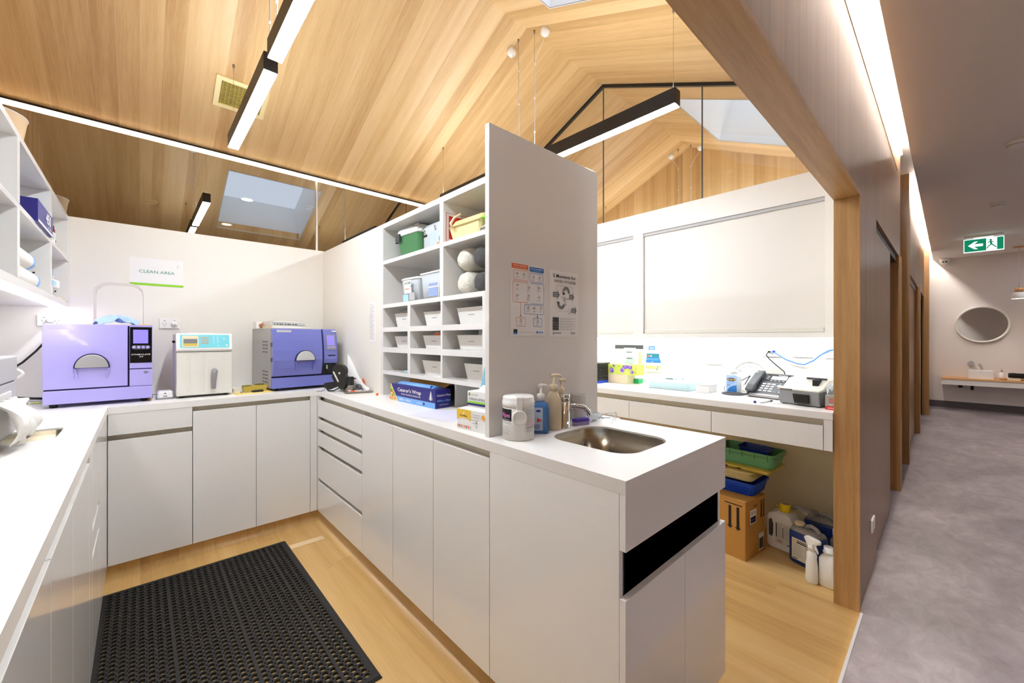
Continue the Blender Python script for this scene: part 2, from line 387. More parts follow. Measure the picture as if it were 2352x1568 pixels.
# ================================================================ SETTING
EAVE, RIDGE, YR, SL = 2.89, 3.69, 2.12, 0.444
def zr(y): return RIDGE - SL*(YR-y)      # slope on the corridor side
def zl(y): return RIDGE - SL*(y-YR)      # slope on the kitchen side
XL, XF = -0.75, 4.86
b = MB().box(XL, 2.72, 0.305, 3.94, -0.05, 0.0).box(2.72, XF, 0.37, 3.94, -0.05, 0.0); struct(b.build('floor', W_floor))
b = MB().box(-3.2, 12.1, -2.3, 0.30, -0.05, -0.001).box(2.70, 12.1, 0.30, 0.37, -0.05, -0.001).box(4.97, 12.1, 0.37, 1.3, -0.05, -0.001); struct(b.build('floor', F_grey))
b = MB().box(-0.75, 2.70, 0.296, 0.307, -0.006, 0.0015); struct(b.build('trim_1', M_lgrey))
# back wall, glazing above it
b = MB().box(XL-0.1, 1.76, 3.92, 4.02, 0, 2.2).box(1.76, 3.3, 3.92, 4.02, 0, 2.2); struct(b.build('wall_back', M_wall))
win3 = struct(MB().quad((XL, 3.96, 2.2), (3.08, 3.96, 2.2), (3.08, 3.96, 2.89), (XL, 3.96, 2.89)).build('window_3', G_back))
def child(mb, name, m, parent, bevel=0):
    """part given in world coordinates under an unrotated parent"""
    loc = Vector(parent.location); mb.v = [tuple(Vector(v)-loc) for v in mb.v]
    return mb.build(name, m, parent, bevel)
child(MB().box(1.190, 1.202, 3.945, 3.956, 2.2, 2.87), 'glass_joint', M_white, win3)
child(MB().box(XL, 3.08, 3.93, 3.955, 2.856, 2.868), 'led_strip', M_stripw, win3)
child(MB().box(XL, 3.08, 3.925, 3.96, 2.868, 2.880), 'head_channel', M_anod, win3)
# left wall
b = MB().box(XL-0.1, XL, 0.3, 3.94, 0, 2.2); struct(b.build('wall_left', M_wall))
b = MB().prism([(0.31, 2.2), (3.96, 2.2), (3.96, zl(3.96)), (YR, RIDGE), (0.31, zr(0.31))], XL-0.1, XL, axis='X'); struct(b.build('wall_left', W_gable))
# roof planes
b = MB().quad((XL, YR, RIDGE), (XL, 3.98, zl(3.98)), (XF+.1, 3.98, zl(3.98)), (XF+.1, YR, RIDGE))
def solid(o, t, off=1.0):
    m = o.modifiers.new('thick', 'SOLIDIFY'); m.thickness = t; m.offset = off; return o
b = MB().rings([[(XL, YR, RIDGE), (XL, 3.98, zl(3.98)), (XF+.1, 3.98, zl(3.98)), (XF+.1, YR, RIDGE)],
                [(XL, YR, RIDGE+.1), (XL, 3.98, zl(3.98)+.1), (XF+.1, 3.98, zl(3.98)+.1), (XF+.1, YR, RIDGE+.1)]], smooth=False)
struct(b.build('ceiling', W_roof))
SKY = [(0.825, 1.935, 0.62, 1.74), (3.39, 4.475, 0.60, 1.64)]
xs = sorted([XL, XF+.1]+[v for s in SKY for v in s[:2]])
b = MB()
for i in range(len(xs)-1):
    x0, x1 = xs[i], xs[i+1]; hole = [s for s in SKY if abs(s[0]-x0) < 1e-6]
    segs = [(0.31, YR)] if not hole else [(0.31, hole[0][2]), (hole[0][3], YR)]
    for y0, y1 in segs:
        b.rings([[(x0, y0, zr(y0)), (x1, y0, zr(y0)), (x1, y1, zr(y1)), (x0, y1, zr(y1))],
                 [(x0, y0, zr(y0)+.1), (x1, y0, zr(y0)+.1), (x1, y1, zr(y1)+.1), (x0, y1, zr(y1)+.1)]], smooth=False)
struct(b.build('ceiling', W_roof))
M_shaft = mat('skylight_shaft_paint', S(240, 242, 244), 0.6)
for k, (x0, x1, y0, y1) in enumerate(SKY):
    nrm = Vector((0, -SL, 1)).normalized()*0.62
    e = .003; A = [Vector((x0+e, y0+e, zr(y0+e))), Vector((x1-e, y0+e, zr(y0+e))), Vector((x1-e, y1-e, zr(y1-e))), Vector((x0+e, y1-e, zr(y1-e)))]
    B = [p+nrm for p in A]
    c = sum(A, Vector())/4
    def ex(p, q=0.04): d = Vector((p.x-c.x, p.y-c.y, 0)); return Vector((p.x+math.copysign(q, d.x), p.y+math.copysign(q, d.y)*1, p.z+math.copysign(q, d.y)*SL))
    b = MB().rings([A, B], cap0=False, cap1=False, smooth=False)
    b.rings([[ex(p) for p in A], [ex(p) for p in B]], cap0=False, cap1=False, smooth=False)
    wn = struct(b.build('window_%d' % (k+1), M_shaft))
    child(MB().quad(*[p+nrm*0.97 for p in A]), 'pane', G_sky, wn)
    child(MB().rings([[p-nrm*.004 for p in A], [ex(p, .012)-nrm*.004 for p in A]], cap0=False, cap1=False, smooth=False), 'edge_bead', M_lgrey, wn)
# gable screen above the desk cupboards and the far gable wall
XG = 3.08
win4 = struct(MB().poly([(XG, 0.41, 2.42), (XG, 3.92, 2.42), (XG, 3.92, zl(3.92)), (XG, YR, RIDGE), (XG, 0.41, zr(0.41))]).build('window_4', G_gable))
fr = MB()
for ya, yb, zf in ((0.41, YR, zr), (YR, 3.92, zl)):
    P = [(ya, zf(ya)-0.001), (yb, zf(yb)-0.001), (yb, zf(yb)-0.028), (ya, zf(ya)-0.028)]
    fr.prism(P, XG-0.012, XG+0.012, axis='X')
child(fr, 'head_channel', M_black, win4)
for y in (YR, 1.248): child(MB().box(XG-.004, XG+.004, y-.004, y+.004, 2.42, (zl if y >= YR else zr)(y)-.02), 'glass_joint', M_dgrey, win4)
b = MB().prism([(0.41, 0), (3.94, 0), (3.94, zl(3.94)), (YR, RIDGE), (0.41, zr(0.41))], XF, XF+.1, axis='X'); struct(b.build('wall_far', W_gable))
b = MB().box(3.3, XF, 3.94, 4.04, 0, 3.0); struct(b.build('wall_back', M_wall))
# desk wall
M_beige = mat('beige_wall_paint', S(226, 216, 190), 0.7)
b = MB().box(3.302, 3.46, 0.41, 3.92, 0.966, 2.42); struct(b.build('wall_right', M_wall))
b = MB().box(3.40, 3.46, 0.41, 3.92, 0.0, 0.965); struct(b.build('wall_right', M_beige))
# corridor wall: piers, headers, posts
b = MB().box(XL-.1, 5.25, 0.312, 0.41, 2.15, 3.22); struct(b.build('wall_corridor', W_corr_shaded))
b = MB().box(XL-.1, 2.72, 0.308, 0.415, 2.128, 2.15); struct(b.build('trim_2', W_beam))
b = MB().box(2.695, 2.72, 0.308, 0.415, 0, 2.128); struct(b.build('trim_3', W_post, bevel=0.002))
b = MB().box(2.72, 3.42, 0.312, 0.405, 0, 2.15); struct(b.build('wall_corridor', W_corr_shaded))
b = MB().box(XL-.1, XL+.02, 0.308, 0.415, 0, 2.13); struct(b.build('wall_corridor', W_post))
b = MB().box(-3.2, XL-.1, 0.31, 0.41, 0, 3.22); struct(b.build('wall_corridor', W_corr_shaded))
b = MB().box(2.72, 4.86, 0.405, 0.412, 0, 2.9); struct(b.build('wall_corridor', M_wall))
d1 = struct(MB().box(3.425, 4.47, 0.325, 0.36, 0.012, 2.095).build('door_1', W_corr_shaded))
child(MB().box(3.42, 5.1, 0.33, 0.40, 2.10, 2.15), 'head_track', M_anod, d1)
child(MB().box(3.419, 3.4235, 0.318, 0.33, 0.012, 2.095), 'edge_seal', M_grey, d1)
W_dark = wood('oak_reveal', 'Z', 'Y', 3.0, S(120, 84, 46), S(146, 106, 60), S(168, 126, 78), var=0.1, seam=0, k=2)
b = MB().box(5.10, 5.25, 0.30, 1.3, 0, 2.15); struct(b.build('wall_corridor', W_dark))
b = MB().box(6.25, 6.45, 0.30, 1.3, 0, 3.22); struct(b.build('wall_corridor', W_dark))
b = MB().box(6.45, 10.5, 0.312, 0.41, 2.15, 3.22); struct(b.build('wall_corridor', W_corr_shaded))
b = MB().box(8.40, 8.62, 0.29, 1.3, 0, 2.15); struct(b.build('wall_corridor', W_dark))
b = MB().box(10.5, 10.78, 0.25, 0.41, 0, 3.22); struct(b.build('trim_4', W_dark))
b = MB().box(10.78, 12.1, 0.31, 0.41, 0, 3.22); struct(b.build('wall_corridor', M_wallc))
b = MB().box(4.97, 12.1, 1.3, 1.4, 0, 3.22); struct(b.build('wall_inner', M_beige))
b = MB().box(4.97, 12.1, 0.41, 1.4, 3.22, 3.3); struct(b.build('ceiling', M_ceil))
d2 = struct(MB().box(6.9, 8.38, 0.345, 0.375, 0.012, 2.09).build('door_2', W_dark))
child(MB().box(6.46, 8.4, 0.335, 0.40, 2.09, 2.15), 'head_track', M_grey, d2)
child(MB().box(6.88, 6.9, 0.34, 0.38, 0.012, 2.09), 'edge_seal', M_black, d2)
d3 = struct(MB().box(8.7, 10.48, 0.345, 0.352, 0.02, 2.08).build('door_3', G_gable))
child(MB().box(8.66, 8.7, 0.335, 0.365, 0.02, 2.1).box(10.44, 10.48, 0.335, 0.365, .02, 2.1), 'door_stile', M_black, d3)
# corridor ceiling with the lit cove, end wall, other corridor walls
b = MB().box(-3.2, 12.1, -2.3, 0.225, 3.0, 3.05); struct(b.build('ceiling', M_ceil))
b = MB().box(-3.2, 12.1, 0.10, 0.44, 3.22, 3.27); struct(b.build('ceiling', M_ceil))
b = MB().box(-3.2, 12.1, 0.10, 0.12, 3.05, 3.22); struct(b.build('ceiling', M_ceil))
b = MB().box(-3.2, 5.2, 0.295, 0.311, 3.10, 3.125).box(6.5, 12.0, 0.295, 0.311, 3.10, 3.125); struct(b.build('trim_5', M_covel))
b = MB().box(12.0, 12.1, -2.3, 1.4, 0, 3.3); struct(b.build('wall_end', M_wallc))
M_skirt = mat('grey_vinyl_skirting', S(84, 78, 80), 0.5)
b = MB().box(11.985, 12.0, -2.2, 0.31, 0, 0.13); struct(b.build('baseboard_end', M_skirt))
b = MB().box(-3.2, 12.1, -2.4, -2.3, 0, 3.05); struct(b.build('wall_opposite', M_wallc))
b = MB().box(-3.3, -3.2, -2.4, 0.41, 0, 3.27); struct(b.build('wall_entry', M_wallc))
# room behind the smoked glass
M_bk = mat('back_room_ceiling', S(150, 128, 104), 0.7)
b = MB().box(-1.2, 3.3, 3.97, 8.2, 2.98, 3.03); struct(b.build('ceiling', M_bk))
b = MB().box(-1.2, 3.3, 8.2, 8.3, 0, 3.03).box(-1.3, -1.2, 4.02, 8.3, 0, 3.03).box(3.3, 3.4, 4.04, 8.3, 0, 3.03); struct(b.build('wall_back_room', mat('back_room_wall', S(150, 128, 104), 0.7)))
b = MB().box(-1.2, 3.3, 4.02, 8.2, -0.05, 0); struct(b.build('floor', F_grey))
# coved vinyl plinths along the cabinet bases
def cove(pts, name):
    """skirting with a rounded foot following a polyline; cabinet body lies to the left of travel"""
    b = MB(); prof = [(0.0, 0.098), (0.0, 0.045), (0.006, 0.024), (0.018, 0.009), (0.04, 0.002), (0.055, 0.0005)]
    R = []
    for i, p in enumerate(pts):
        p = Vector(p); d0 = (Vector(pts[i])-Vector(pts[i-1])).normalized() if i else None
        d1 = (Vector(pts[i+1])-p).normalized() if i < len(pts)-1 else None
        ns = [Vector((d.y, -d.x)) for d in (d0, d1) if d is not None]
        n = sum(ns, Vector((0, 0))); n = n/(n.length_squared/len(ns)) if len(ns) == 2 else n
        R.append([(p.x+n.x*o, p.y+n.y*o, z) for o, z in prof])
    b.rings(R, smooth=True, cap0=False, cap1=False, closed=False)
    return struct(b.build(name, W_floor))
# ================================================================ FIXED JOINERY
TOP, UND = 1.005, 0.966
def cabinet(name, label, axis, face, sgn, back, a0, a1, fronts, kick=0.1, top=UND, inset=0.045, pm=None):
    """base cabinet; fronts = (kind, a0, a1, z0, z1); the face looks along sgn*axis"""
    t = 0.02
    def bx(mb, d0, d1, p0, p1, z0, z1, mi=0):
        lo, hi = min(d0, d1), max(d0, d1)
        if axis == 'X': return mb.box(lo, hi, p0, p1, z0, z1, mi)
        return mb.box(p0, p1, lo, hi, z0, z1, mi)
    base = (face-sgn*0.3, (a0+a1)/2, 0) if axis == 'X' else ((a0+a1)/2, face-sgn*0.3, 0)
    T = thing(name, label, 'cabinet', base, 0)
    mb = MB(); bx(mb, face-sgn*inset, face-sgn*(inset+.012), a0, a1, kick, top); bx(mb, face-sgn*(inset+.012), back, a0, a1, kick, 0.80); child(mb, 'carcass', M_chan, T)
    # side gables reach the front so that channels end cleanly
    mb = MB()
    for p in ((a0, a0+.0006), (a1-.0006, a1)): bx(mb, face-sgn*0.021, face-sgn*inset, p[0], p[1], kick, top)
    bx(mb, face-sgn*0.021, face-sgn*inset, a0, a1, kick, kick+.016)
    child(mb, 'gable', M_lam, T)
    for kind, p0, p1, z0, z1 in fronts:
        mb = MB(); g = 0.0012
        bx(mb, face, face-sgn*t, p0+g, p1-g, z0, z1)
        child(mb, kind, M_lam, T, bevel=0.0012)
    return T
KZ = 0.1
# run below the left bench (faces +X)
cabinet('base_cabinet', 'white drawer cabinet with two slot pulls under left bench, nearest the back corner', 'X', -0.138, 1, -0.745, 2.17, 3.86,
        [('drawer', 2.17, 2.28, KZ, UND), ('drawer', 2.28, 2.645, 0.665, UND), ('drawer', 2.28, 2.645, 0.555, 0.637), ('drawer', 2.28, 2.645, KZ, 0.527), ('corner_panel', 2.645, 3.255, KZ, UND)])
cabinet('base_cabinet', 'white gloss double cupboard under left bench, beside the rubber mat', 'X', -0.138, 1, -0.745, 1.283, 2.168,
        [('door', 1.283, 1.663, KZ, 0.935), ('door', 1.663, 2.168, KZ, 0.935)])
cabinet('base_cabinet', 'white gloss double cupboard under left bench, at the very left edge of the photo', 'X', -0.138, 1, -0.745, 0.44, 1.281,
        [('door', 0.44, 0.86, KZ, 0.935), ('door', 0.86, 1.281, KZ, 0.935)])
# run below the back bench (faces -Y)
cabinet('base_cabinet', 'white cupboard with a drawer over one door, under the tall violet steriliser', 'Y', 3.24, -1, 3.91, -0.1365, 0.243,
        [('drawer', -0.1365, 0.243, 0.842, UND), ('door', -0.1365, 0.243, KZ, 0.812)])
cabinet('base_cabinet', 'white two-door cupboard along the back wall, under the white dryer and the smaller steriliser', 'Y', 3.24, -1, 3.91, 0.244, 0.984,
        [('door', 0.244, 0.588, KZ, 0.935), ('door', 0.588, 0.935, KZ, 0.935), ('corner_panel', 0.935, 0.984, KZ, UND)])
# run below the right bench (faces -X)
cabinet('base_cabinet', 'white stack of five drawers with slot pulls in the right bench', 'X', 0.985, -1, 1.68, 2.408, 3.9,
        [('drawer', 2.408, 3.221, 0.813, 0.935), ('drawer', 2.408, 3.221, 0.719, 0.789), ('drawer', 2.408, 3.221, 0.594, 0.693),
         ('drawer', 2.408, 3.221, 0.347, 0.568), ('drawer', 2.408, 3.221, KZ, 0.322), ('corner_panel', 3.221, 3.262, KZ, UND)])
cabinet('base_cabinet', 'white cupboard in the right bench with three tall doors, next to the drawers', 'X', 0.985, -1, 1.68, 1.196, 2.406,
        [('door', 2.002, 2.406, KZ, 0.935), ('door', 1.6, 2.0, KZ, 0.935), ('door', 1.196, 1.598, KZ, 0.935)])
# peninsula end with the black bin chute (faces -Y)
T = thing('waste_cabinet', 'white end cabinet of the peninsula with a black waste chute above two doors', 'cabinet', (1.35, 0.9, 0))
child(MB().box(0.985, 1.004, 0.626, 1.194, KZ, UND), 'side_panel', M_lam, T, .0012)
child(MB().box(1.696, 1.715, 0.626, 1.235, KZ, UND), 'side_panel', M_lam, T, .0012)
child(MB().box(1.004, 1.696, 0.905, 1.194, KZ, .80).box(1.004, 1.696, .63, .905, KZ, .4), 'carcass', M_chan, T)
child(MB().box(0.985, 1.715, 0.605, 0.625, 0.806, UND), 'drawer', M_lam, T, .0012)
child(MB().box(0.985, 1.354, 0.605, 0.625, 0.07, 0.672), 'door', M_lam, T, .0012)
child(MB().box(1.356, 1.715, 0.605, 0.625, 0.07, 0.672), 'door', M_lam, T, .0012)
ch = MB().box(1.004, 1.010, 0.626, 0.90, 0.45, .815).box(1.690, 1.696, 0.626, 0.90, 0.45, .815).box(1.004, 1.696, 0.894, 0.90, 0.45, .815).box(1.004, 1.696, 0.626, 0.90, 0.44, 0.446).box(1.004, 1.696, 0.626, 0.90, .815, .819)
child(ch, 'waste_chute', M_gblack, T)
b = MB().box(-0.745, -0.172, 0.44, 3.9, 0, KZ).box(-0.172, 1.017, 3.282, 3.9, 0, KZ).box(1.017, 1.69, 0.662, 3.9, 0, KZ); struct(b.build('trim_6', W_dark))
cove([(-0.17, 0.44), (-0.17, 3.28), (1.015, 3.28), (1.015, 0.66), (1.69, 0.66)], 'baseboard_kitchen')
# worktop (one continuous slab) and sinks
def rr2(x0, x1, y0, y1, r): return [(p[0], p[1]) for p in rrect(x0, x1, y0, y1, r, 0, 8)]
S1 = (1.195, 1.525, 0.725, 1.098, 0.085); S2 = (-0.60, -0.246, 2.385, 2.66, 0.03); S3 = (-0.60, -0.243, 1.17, 1.53, 0.03)
outer = [(-0.748, 0.42), (-0.137, 0.42), (-0.137, 3.238), (0.984, 3.238), (0.984, 0.604), (1.718, 0.604), (1.718, 1.10), (1.742, 1.10), (1.742, 3.918), (-0.748, 3.918)]
wt = plate('worktop', outer, [rr2(*S1), rr2(*S2), rr2(*S3)], UND, TOP, M_top)
bv = wt.modifiers.new('bevel', 'BEVEL'); bv.width = 0.002; bv.segments = 2; bv.limit_method = 'ANGLE'
tag(wt, 'white solid-surface worktop running around the kitchen, ending in the peninsula', 'worktop')
def sink(s, label, overflow=False):
    x0, x1, y0, y1, r = s; e = .004; z = TOP-.006
    T = thing('kitchen_sink', label, 'sink', ((x0+x1)/2, (y0+y1)/2, z-.17))
    k = .0012
    R = [rrect(x0+k, x1-k, y0+k, y1-k, r-k, TOP-.007, 8), rrect(x0+.003, x1-.003, y0+.003, y1-.003, r-.003, TOP-.0065, 8)]
    R += [rrect(x0+.003, x1-.003, y0+.003, y1-.003, r-.003, z-.14, 8), rrect(x0+.012, x1-.012, y0+.012, y1-.012, r, z-.160, 8), rrect(x0+.04, x1-.04, y0+.04, y1-.04, r*.7, z-.166, 8)]
    child(MB().rings(R, smooth=True, cap0=False), 'bowl', M_sink, T)
    cx, cy = (x0+x1)/2, (y0+y1)/2
    child(MB().lathe([(.04, 0), (.04, .003), (.03, .003), (.026, .001)], cx, cy, z-.1655, 24), 'waste_strainer', M_chrome, T)
    if overflow:
        child(MB().box(x0+.06, x0+.12, y1-.0066, y1-.0034, z-.075, z-.045).box(x0+.066, x0+.114, y1-.0085, y1-.0066, z-.069, z-.051, 1), 'overflow', [M_chrome, M_dgrey], T)
    return T
sink(S1, 'steel sink with rounded corners set into the peninsula worktop', True)
sink(S2, 'small steel sink in the left bench beside the hand towel dispenser')
sink(S3, 'steel sink at the far left edge of the photo, half out of frame')
# cupboard block behind the pigeonholes, pigeonhole shelving
WX = 1.24; BD = 1.70
T = thing('shelving_unit', 'tall white built-in pigeonhole shelving filled with bins, boxes and pads', 'shelving', (1.45, 2.0, TOP))
HY = [(2.664, 2.70), (2.284, 2.317), (1.918, 1.936), (1.535, 1.560)]
Z = [1.176, 1.337, 1.473, 1.632, 1.932, 2.190]; TK = [.024, .034, .031, .026, .024, .031]
child(MB().box(1.62, 1.64, 1.262, 2.70, TOP, 2.19), 'back_panel', M_lam, T)
child(MB().box(WX, 1.62, 2.664, 2.70, TOP, 2.19), 'side_panel', M_lam, T)
child(MB().box(WX, 1.62, 1.262, 1.280, TOP, 2.19), 'side_panel', M_lam, T)
for z, tk in zip(Z, TK): child(MB().box(WX, 1.62, 1.280, 2.664, z-tk, z), 'shelf', M_lam, T)
for k, (y0, y1) in enumerate(HY[1:]):
    zs = [(TOP, Z[0]-TK[0])]+[(Z[i], Z[i+1]-TK[i+1]) for i in range(len(Z)-1)]
    for i, (za, zb) in enumerate(zs):
        if i >= 4 and k != 1: continue
        yy0, yy1 = (1.909, 1.945) if i >= 4 else (y0, y1)
        child(MB().box(WX if i else 1.335, 1.62, yy0, yy1, za, zb), 'divider', M_lam, T)
b = MB().box(WX, 1.742, 2.70, 3.92, TOP+.001, 2.19).box(1.645, 1.742, 1.262, 2.70, TOP+.001, 2.19); struct(b.build('wall_right', M_wall))
b = MB().box(1.69, 1.742, 1.262, 3.92, 0, UND); struct(b.build('wall_right', M_wall))
pn = MB().box(1.016, 1.742, 1.236, 1.261, TOP+.0005, 2.255).build('end_panel', M_lam, None, 0.0012)
tag(pn, 'tall white end panel standing on the worktop with two hand hygiene posters', 'panel')
# open shelving on the left wall
T = thing('wall_shelf', 'white open shelving on the left wall with light strip below', 'shelving', (-0.545, 2.3, 1.60))
LX = -0.345
child(MB().box(-0.748, -0.735, 0.42, 3.915, 1.60, 2.195), 'back_panel', M_lam, T)
for za, zb in ((1.600, 1.632), (1.900, 1.922), (2.170, 2.195)): child(MB().box(-0.735, LX, 0.42, 3.915, za, zb), 'shelf', M_lam, T, .001)
for y0, y1 in ((0.42, .44), (0.9, .92), (1.66, 1.684), (2.405, 2.45), (3.18, 3.226), (3.893, 3.915)):
    child(MB().box(-0.735, LX+.001, y0, y1, 1.632, 1.90).box(-0.735, LX+.001, y0, y1, 1.922, 2.17), 'divider', M_lam, T)
for y in (2.395, 3.17, 3.883):
    for z in (1.70, 1.735, 1.77, 1.98, 2.02): child(MB().box(-0.404, -0.397, y-.001 if y > 3.8 else y, y+.011, z-.0035, z+.0035), 'pin_hole', M_ink, T)
child(MB().box(-0.40, -0.375, 0.45, 3.88, 1.590, 1.600), 'led_strip', M_strip, T)
# desk below the blinds cupboard
T = thing('desk', 'long white built-in desk with shallow drawers beside the oak doorway post', 'desk', (3.0, 2.1, 0))
child(MB().box(2.68, 3.30, 0.415, 3.915, UND, TOP), 'desktop', M_top, T, .002)
child(MB().box(2.725, 3.28, 0.46, 3.9, 0.80, UND-.002), 'carcass', M_chan, T)
for y0, y1 in ((0.456, 1.03), (1.032, 1.62), (1.622, 2.2), (2.202, 2.8), (2.802, 3.9)): child(MB().box(2.682, 2.70, y0+.001, y1-.001, 0.80, 0.93), 'drawer', M_lam, T, .001)
child(MB().box(2.682, 3.28, 0.416, 0.454, 0.80, UND-.001), 'end_panel', M_lam, T, .001)
child(MB().box(2.80, 2.86, 2.12, 2.18, 0.0, 0.80), 'leg', M_anod, T)
# cupboard over the desk with roller fronts
T = thing('wall_cupboard', 'white wall cupboard over the desk with two roller shutter fronts', 'cupboard', (3.2, 2.1, 1.40))
CX = 3.055; ZB, ZT = 1.402, 2.432
child(MB().box(CX+.05, 3.298, 0.415, 3.915, ZB, ZT-.014), 'carcass', M_lam, T)
BL = [(0.512, 1.716), (1.805, 3.0), (3.1, 3.85)]; B0, B1 = 1.436, 2.262
fr = MB().box(CX, CX+.05, 0.415, 3.915, B1, ZT).box(CX, CX+.05, 0.415, 3.915, ZB, B0)
ys = [0.415]+[v for q in BL for v in q]+[3.915]
for i in range(0, len(ys), 2): fr.box(CX, CX+.05, ys[i], ys[i+1], B0, B1)
child(fr, 'face_frame', M_satin, T)
for y0, y1 in BL:
    sh = child(MB().box(CX+.022, CX+.026, y0+.004, y1-.004, B0+.002, B1), 'roller_shutter', mat('blind_fabric', S(232, 229, 224), 0.7), T)
    lo = Vector(T.location)+Vector(sh.location)
    child2 = MB().box(CX+.012, CX+.034, y0+.006, y1-.006, B0+.001, B0+.03); child2.v = [tuple(Vector(v)-lo) for v in child2.v]; child2.build('bottom_bar', M_offw, sh, .003)
    c3 = MB().box(CX+.010, CX+.045, y0+.002, y1-.002, B1-.022, B1-.001); c3.v = [tuple(Vector(v)-lo) for v in c3.v]; c3.build('head_track', M_plg, sh)
child(MB().box(CX+.06, CX+.085, 0.45, 3.88, ZB-.012, ZB), 'led_strip', M_stripd, T)
# ================================================================ LAMPS, CEILING FITTINGS
def pendant(label, x, y0, y1, cy, ends, zlens=2.66):
    """linear pendant along Y; cy = y of the ceiling canopy feeding it"""
    T = thing('linear_pendant', label, 'pendant light', (x, (y0+y1)/2, zlens), 0, 'linear pendant lights')
    h = 0.088; w = 0.030
    child(MB().box(x-w, x+w, y0, y1, zlens+.003, zlens+h), 'housing', M_anod, T, .001)
    child(MB().box(x-w+.002, x+w-.002, y0+.004, y1-.004, zlens, zlens+.003), 'lens', M_lens, T)
    child(MB().box(x-w+.006, x+w-.006, y0+.02, y1-.02, zlens+h, zlens+h+.002), 'uplight', M_lensup, T)
    def zc(y): return zl(y) if y >= YR else zr(y)
    for y in ends:
        child(MB().tube([(x, y, zlens+h), (x, y, zc(y))], 0.0011, 6), 'suspension_wire', M_steel, T)
        child(MB().lathe([(.004, -.03), (.007, -.022), (.007, 0)], x, y, zc(y), 10), 'ceiling_hook', M_steel, T)
    s = 1 if cy >= YR else -1
    n = Vector((0, SL if s > 0 else -SL, 1)).normalized()
    c = Vector((x, cy, zc(cy)))
    m = Matrix.Translation(c) @ n.to_track_quat('Z', 'Y').to_matrix().to_4x4()
    can = MB().lathe([(.034, 0), (.034, -.02), (.030, -.038), (.018, -.05), (.004, -.054)], 0, 0, 0, 20).xf(m)
    child(can, 'canopy', M_white, T)
    e = min(ends, key=lambda y: abs(y-cy)); p = c-n*.053
    pts = [p]
    for t in (0.25, 0.5, 0.75, 1.0): pts.append(Vector((x+.004, cy+(e-cy)*t, p.z-.02-.13*t*t)))
    pts += [Vector((x+.004, e, p.z-.15-d)) for d in (0.1, 0.3, 0.5)] + [Vector((x+.004, e, zlens+h))]
    child(MB().tube(pts, 0.0018, 6), 'power_cord', M_white, T)
    cl = MB()
    for z in (p.z-.15, p.z-.4, p.z-.65):
        if z > zlens+h+.03: cl.box(x-.003, x+.007, e-.004, e+.004, z-.006, z+.006)
    child(cl, 'cord_clip', M_white, T)
    return T
pendant('black linear pendant cut by the top of the photo, nearer of the kitchen pair', 0.45, 0.995, 2.082, 1.94, (1.02, 2.05))
pendant('black linear pendant over the kitchen, ending just before the smoked glass', 0.455, 2.178, 3.235, 2.30, (2.205, 3.209))
pendant('black linear pendant hanging in front of the clear gable glass', 2.138, 0.996, 2.09, 1.96, (1.02, 2.075))
pendant('linear pendant mostly hidden behind the pigeonhole shelving, only its wires in view', 2.10, 2.19, 3.245, 2.29, (2.205, 3.233))
pendant('pendant behind the gable glass, its white canopy right of the ridge', 4.735, 0.995, 2.08, 1.93, (1.02, 2.05))
pendant('pendant behind the gable glass, its white canopy left of the ridge', 4.725, 2.18, 3.24, 2.29, (2.195, 3.21))
# air grille on the kitchen slope
T = thing('air_grille', 'square cream air grille in the timber ceiling behind the pendant', 'air vent', (0.53, 3.42, zl(3.42)))
m = Matrix.Translation((0, 0, 0)) @ Matrix.Rotation(-math.atan(SL), 4, 'X')
MB().box(-.155, .155, -.125, -.095, -.012, 0).box(-.155, .155, .095, .125, -.012, 0).box(-.155, -.125, -.095, .095, -.012, 0).box(.125, .155, -.095, .095, -.012, 0).xf(m).build('frame', M_straw, T)
MB().box(-.12, .12, -.092, .092, -.004, -.001).xf(m).build('backing', M_dgrey, T)
g = MB()
for i in range(15): g.box(-.12, .12, -.09+i*.0128, -.087+i*.0128, -.011, -.004)
for i in range(11): g.box(-.115+i*.023, -.113+i*.023, -.092, .092, -.010, -.004)
g.xf(m).build('louvre', M_tan, T)
# fittings on corridor ceiling
def smoke(label, x, y, z, r=0.055, name='smoke_detector'):
    T = thing(name, label, 'smoke detector', (x, y, z-.045))
    MB().lathe([(r*.55, 0), (r*.8, .006), (r*.85, .018), (r, .024), (r*1.05, .045)], 0, 0, 0, 24).build('cover', M_white, T)
    MB().lathe([(r*.60, .008), (r*.86, .012), (r*.86, .016)], 0, 0, .004, 24, cap0=False, cap1=False).build('vent_ring', M_dgrey, T)
    return T
smoke('round white smoke detector on corridor ceiling, left of the exit sign', 7.5, -0.393, 3.0, 0.062)
smoke('round white smoke detector on corridor ceiling near the right edge of the photo', 5.25, -0.373, 3.0, 0.062)
T = thing('camera_dome', 'small white security dome in the corner above the round mirror', 'camera', (11.9, 0.06, 2.94))
MB().lathe([(.02, -.055), (.05, -.045), (.068, -.02), (.075, .03), (.078, .06)], 0, 0, 0, 24).build('housing', M_white, T)
MB().box(-.079, -.06, -.035, -.008, -.03, -.008).box(-.079, -.06, .008, .035, -.03, -.008).build('lens', M_black, T)
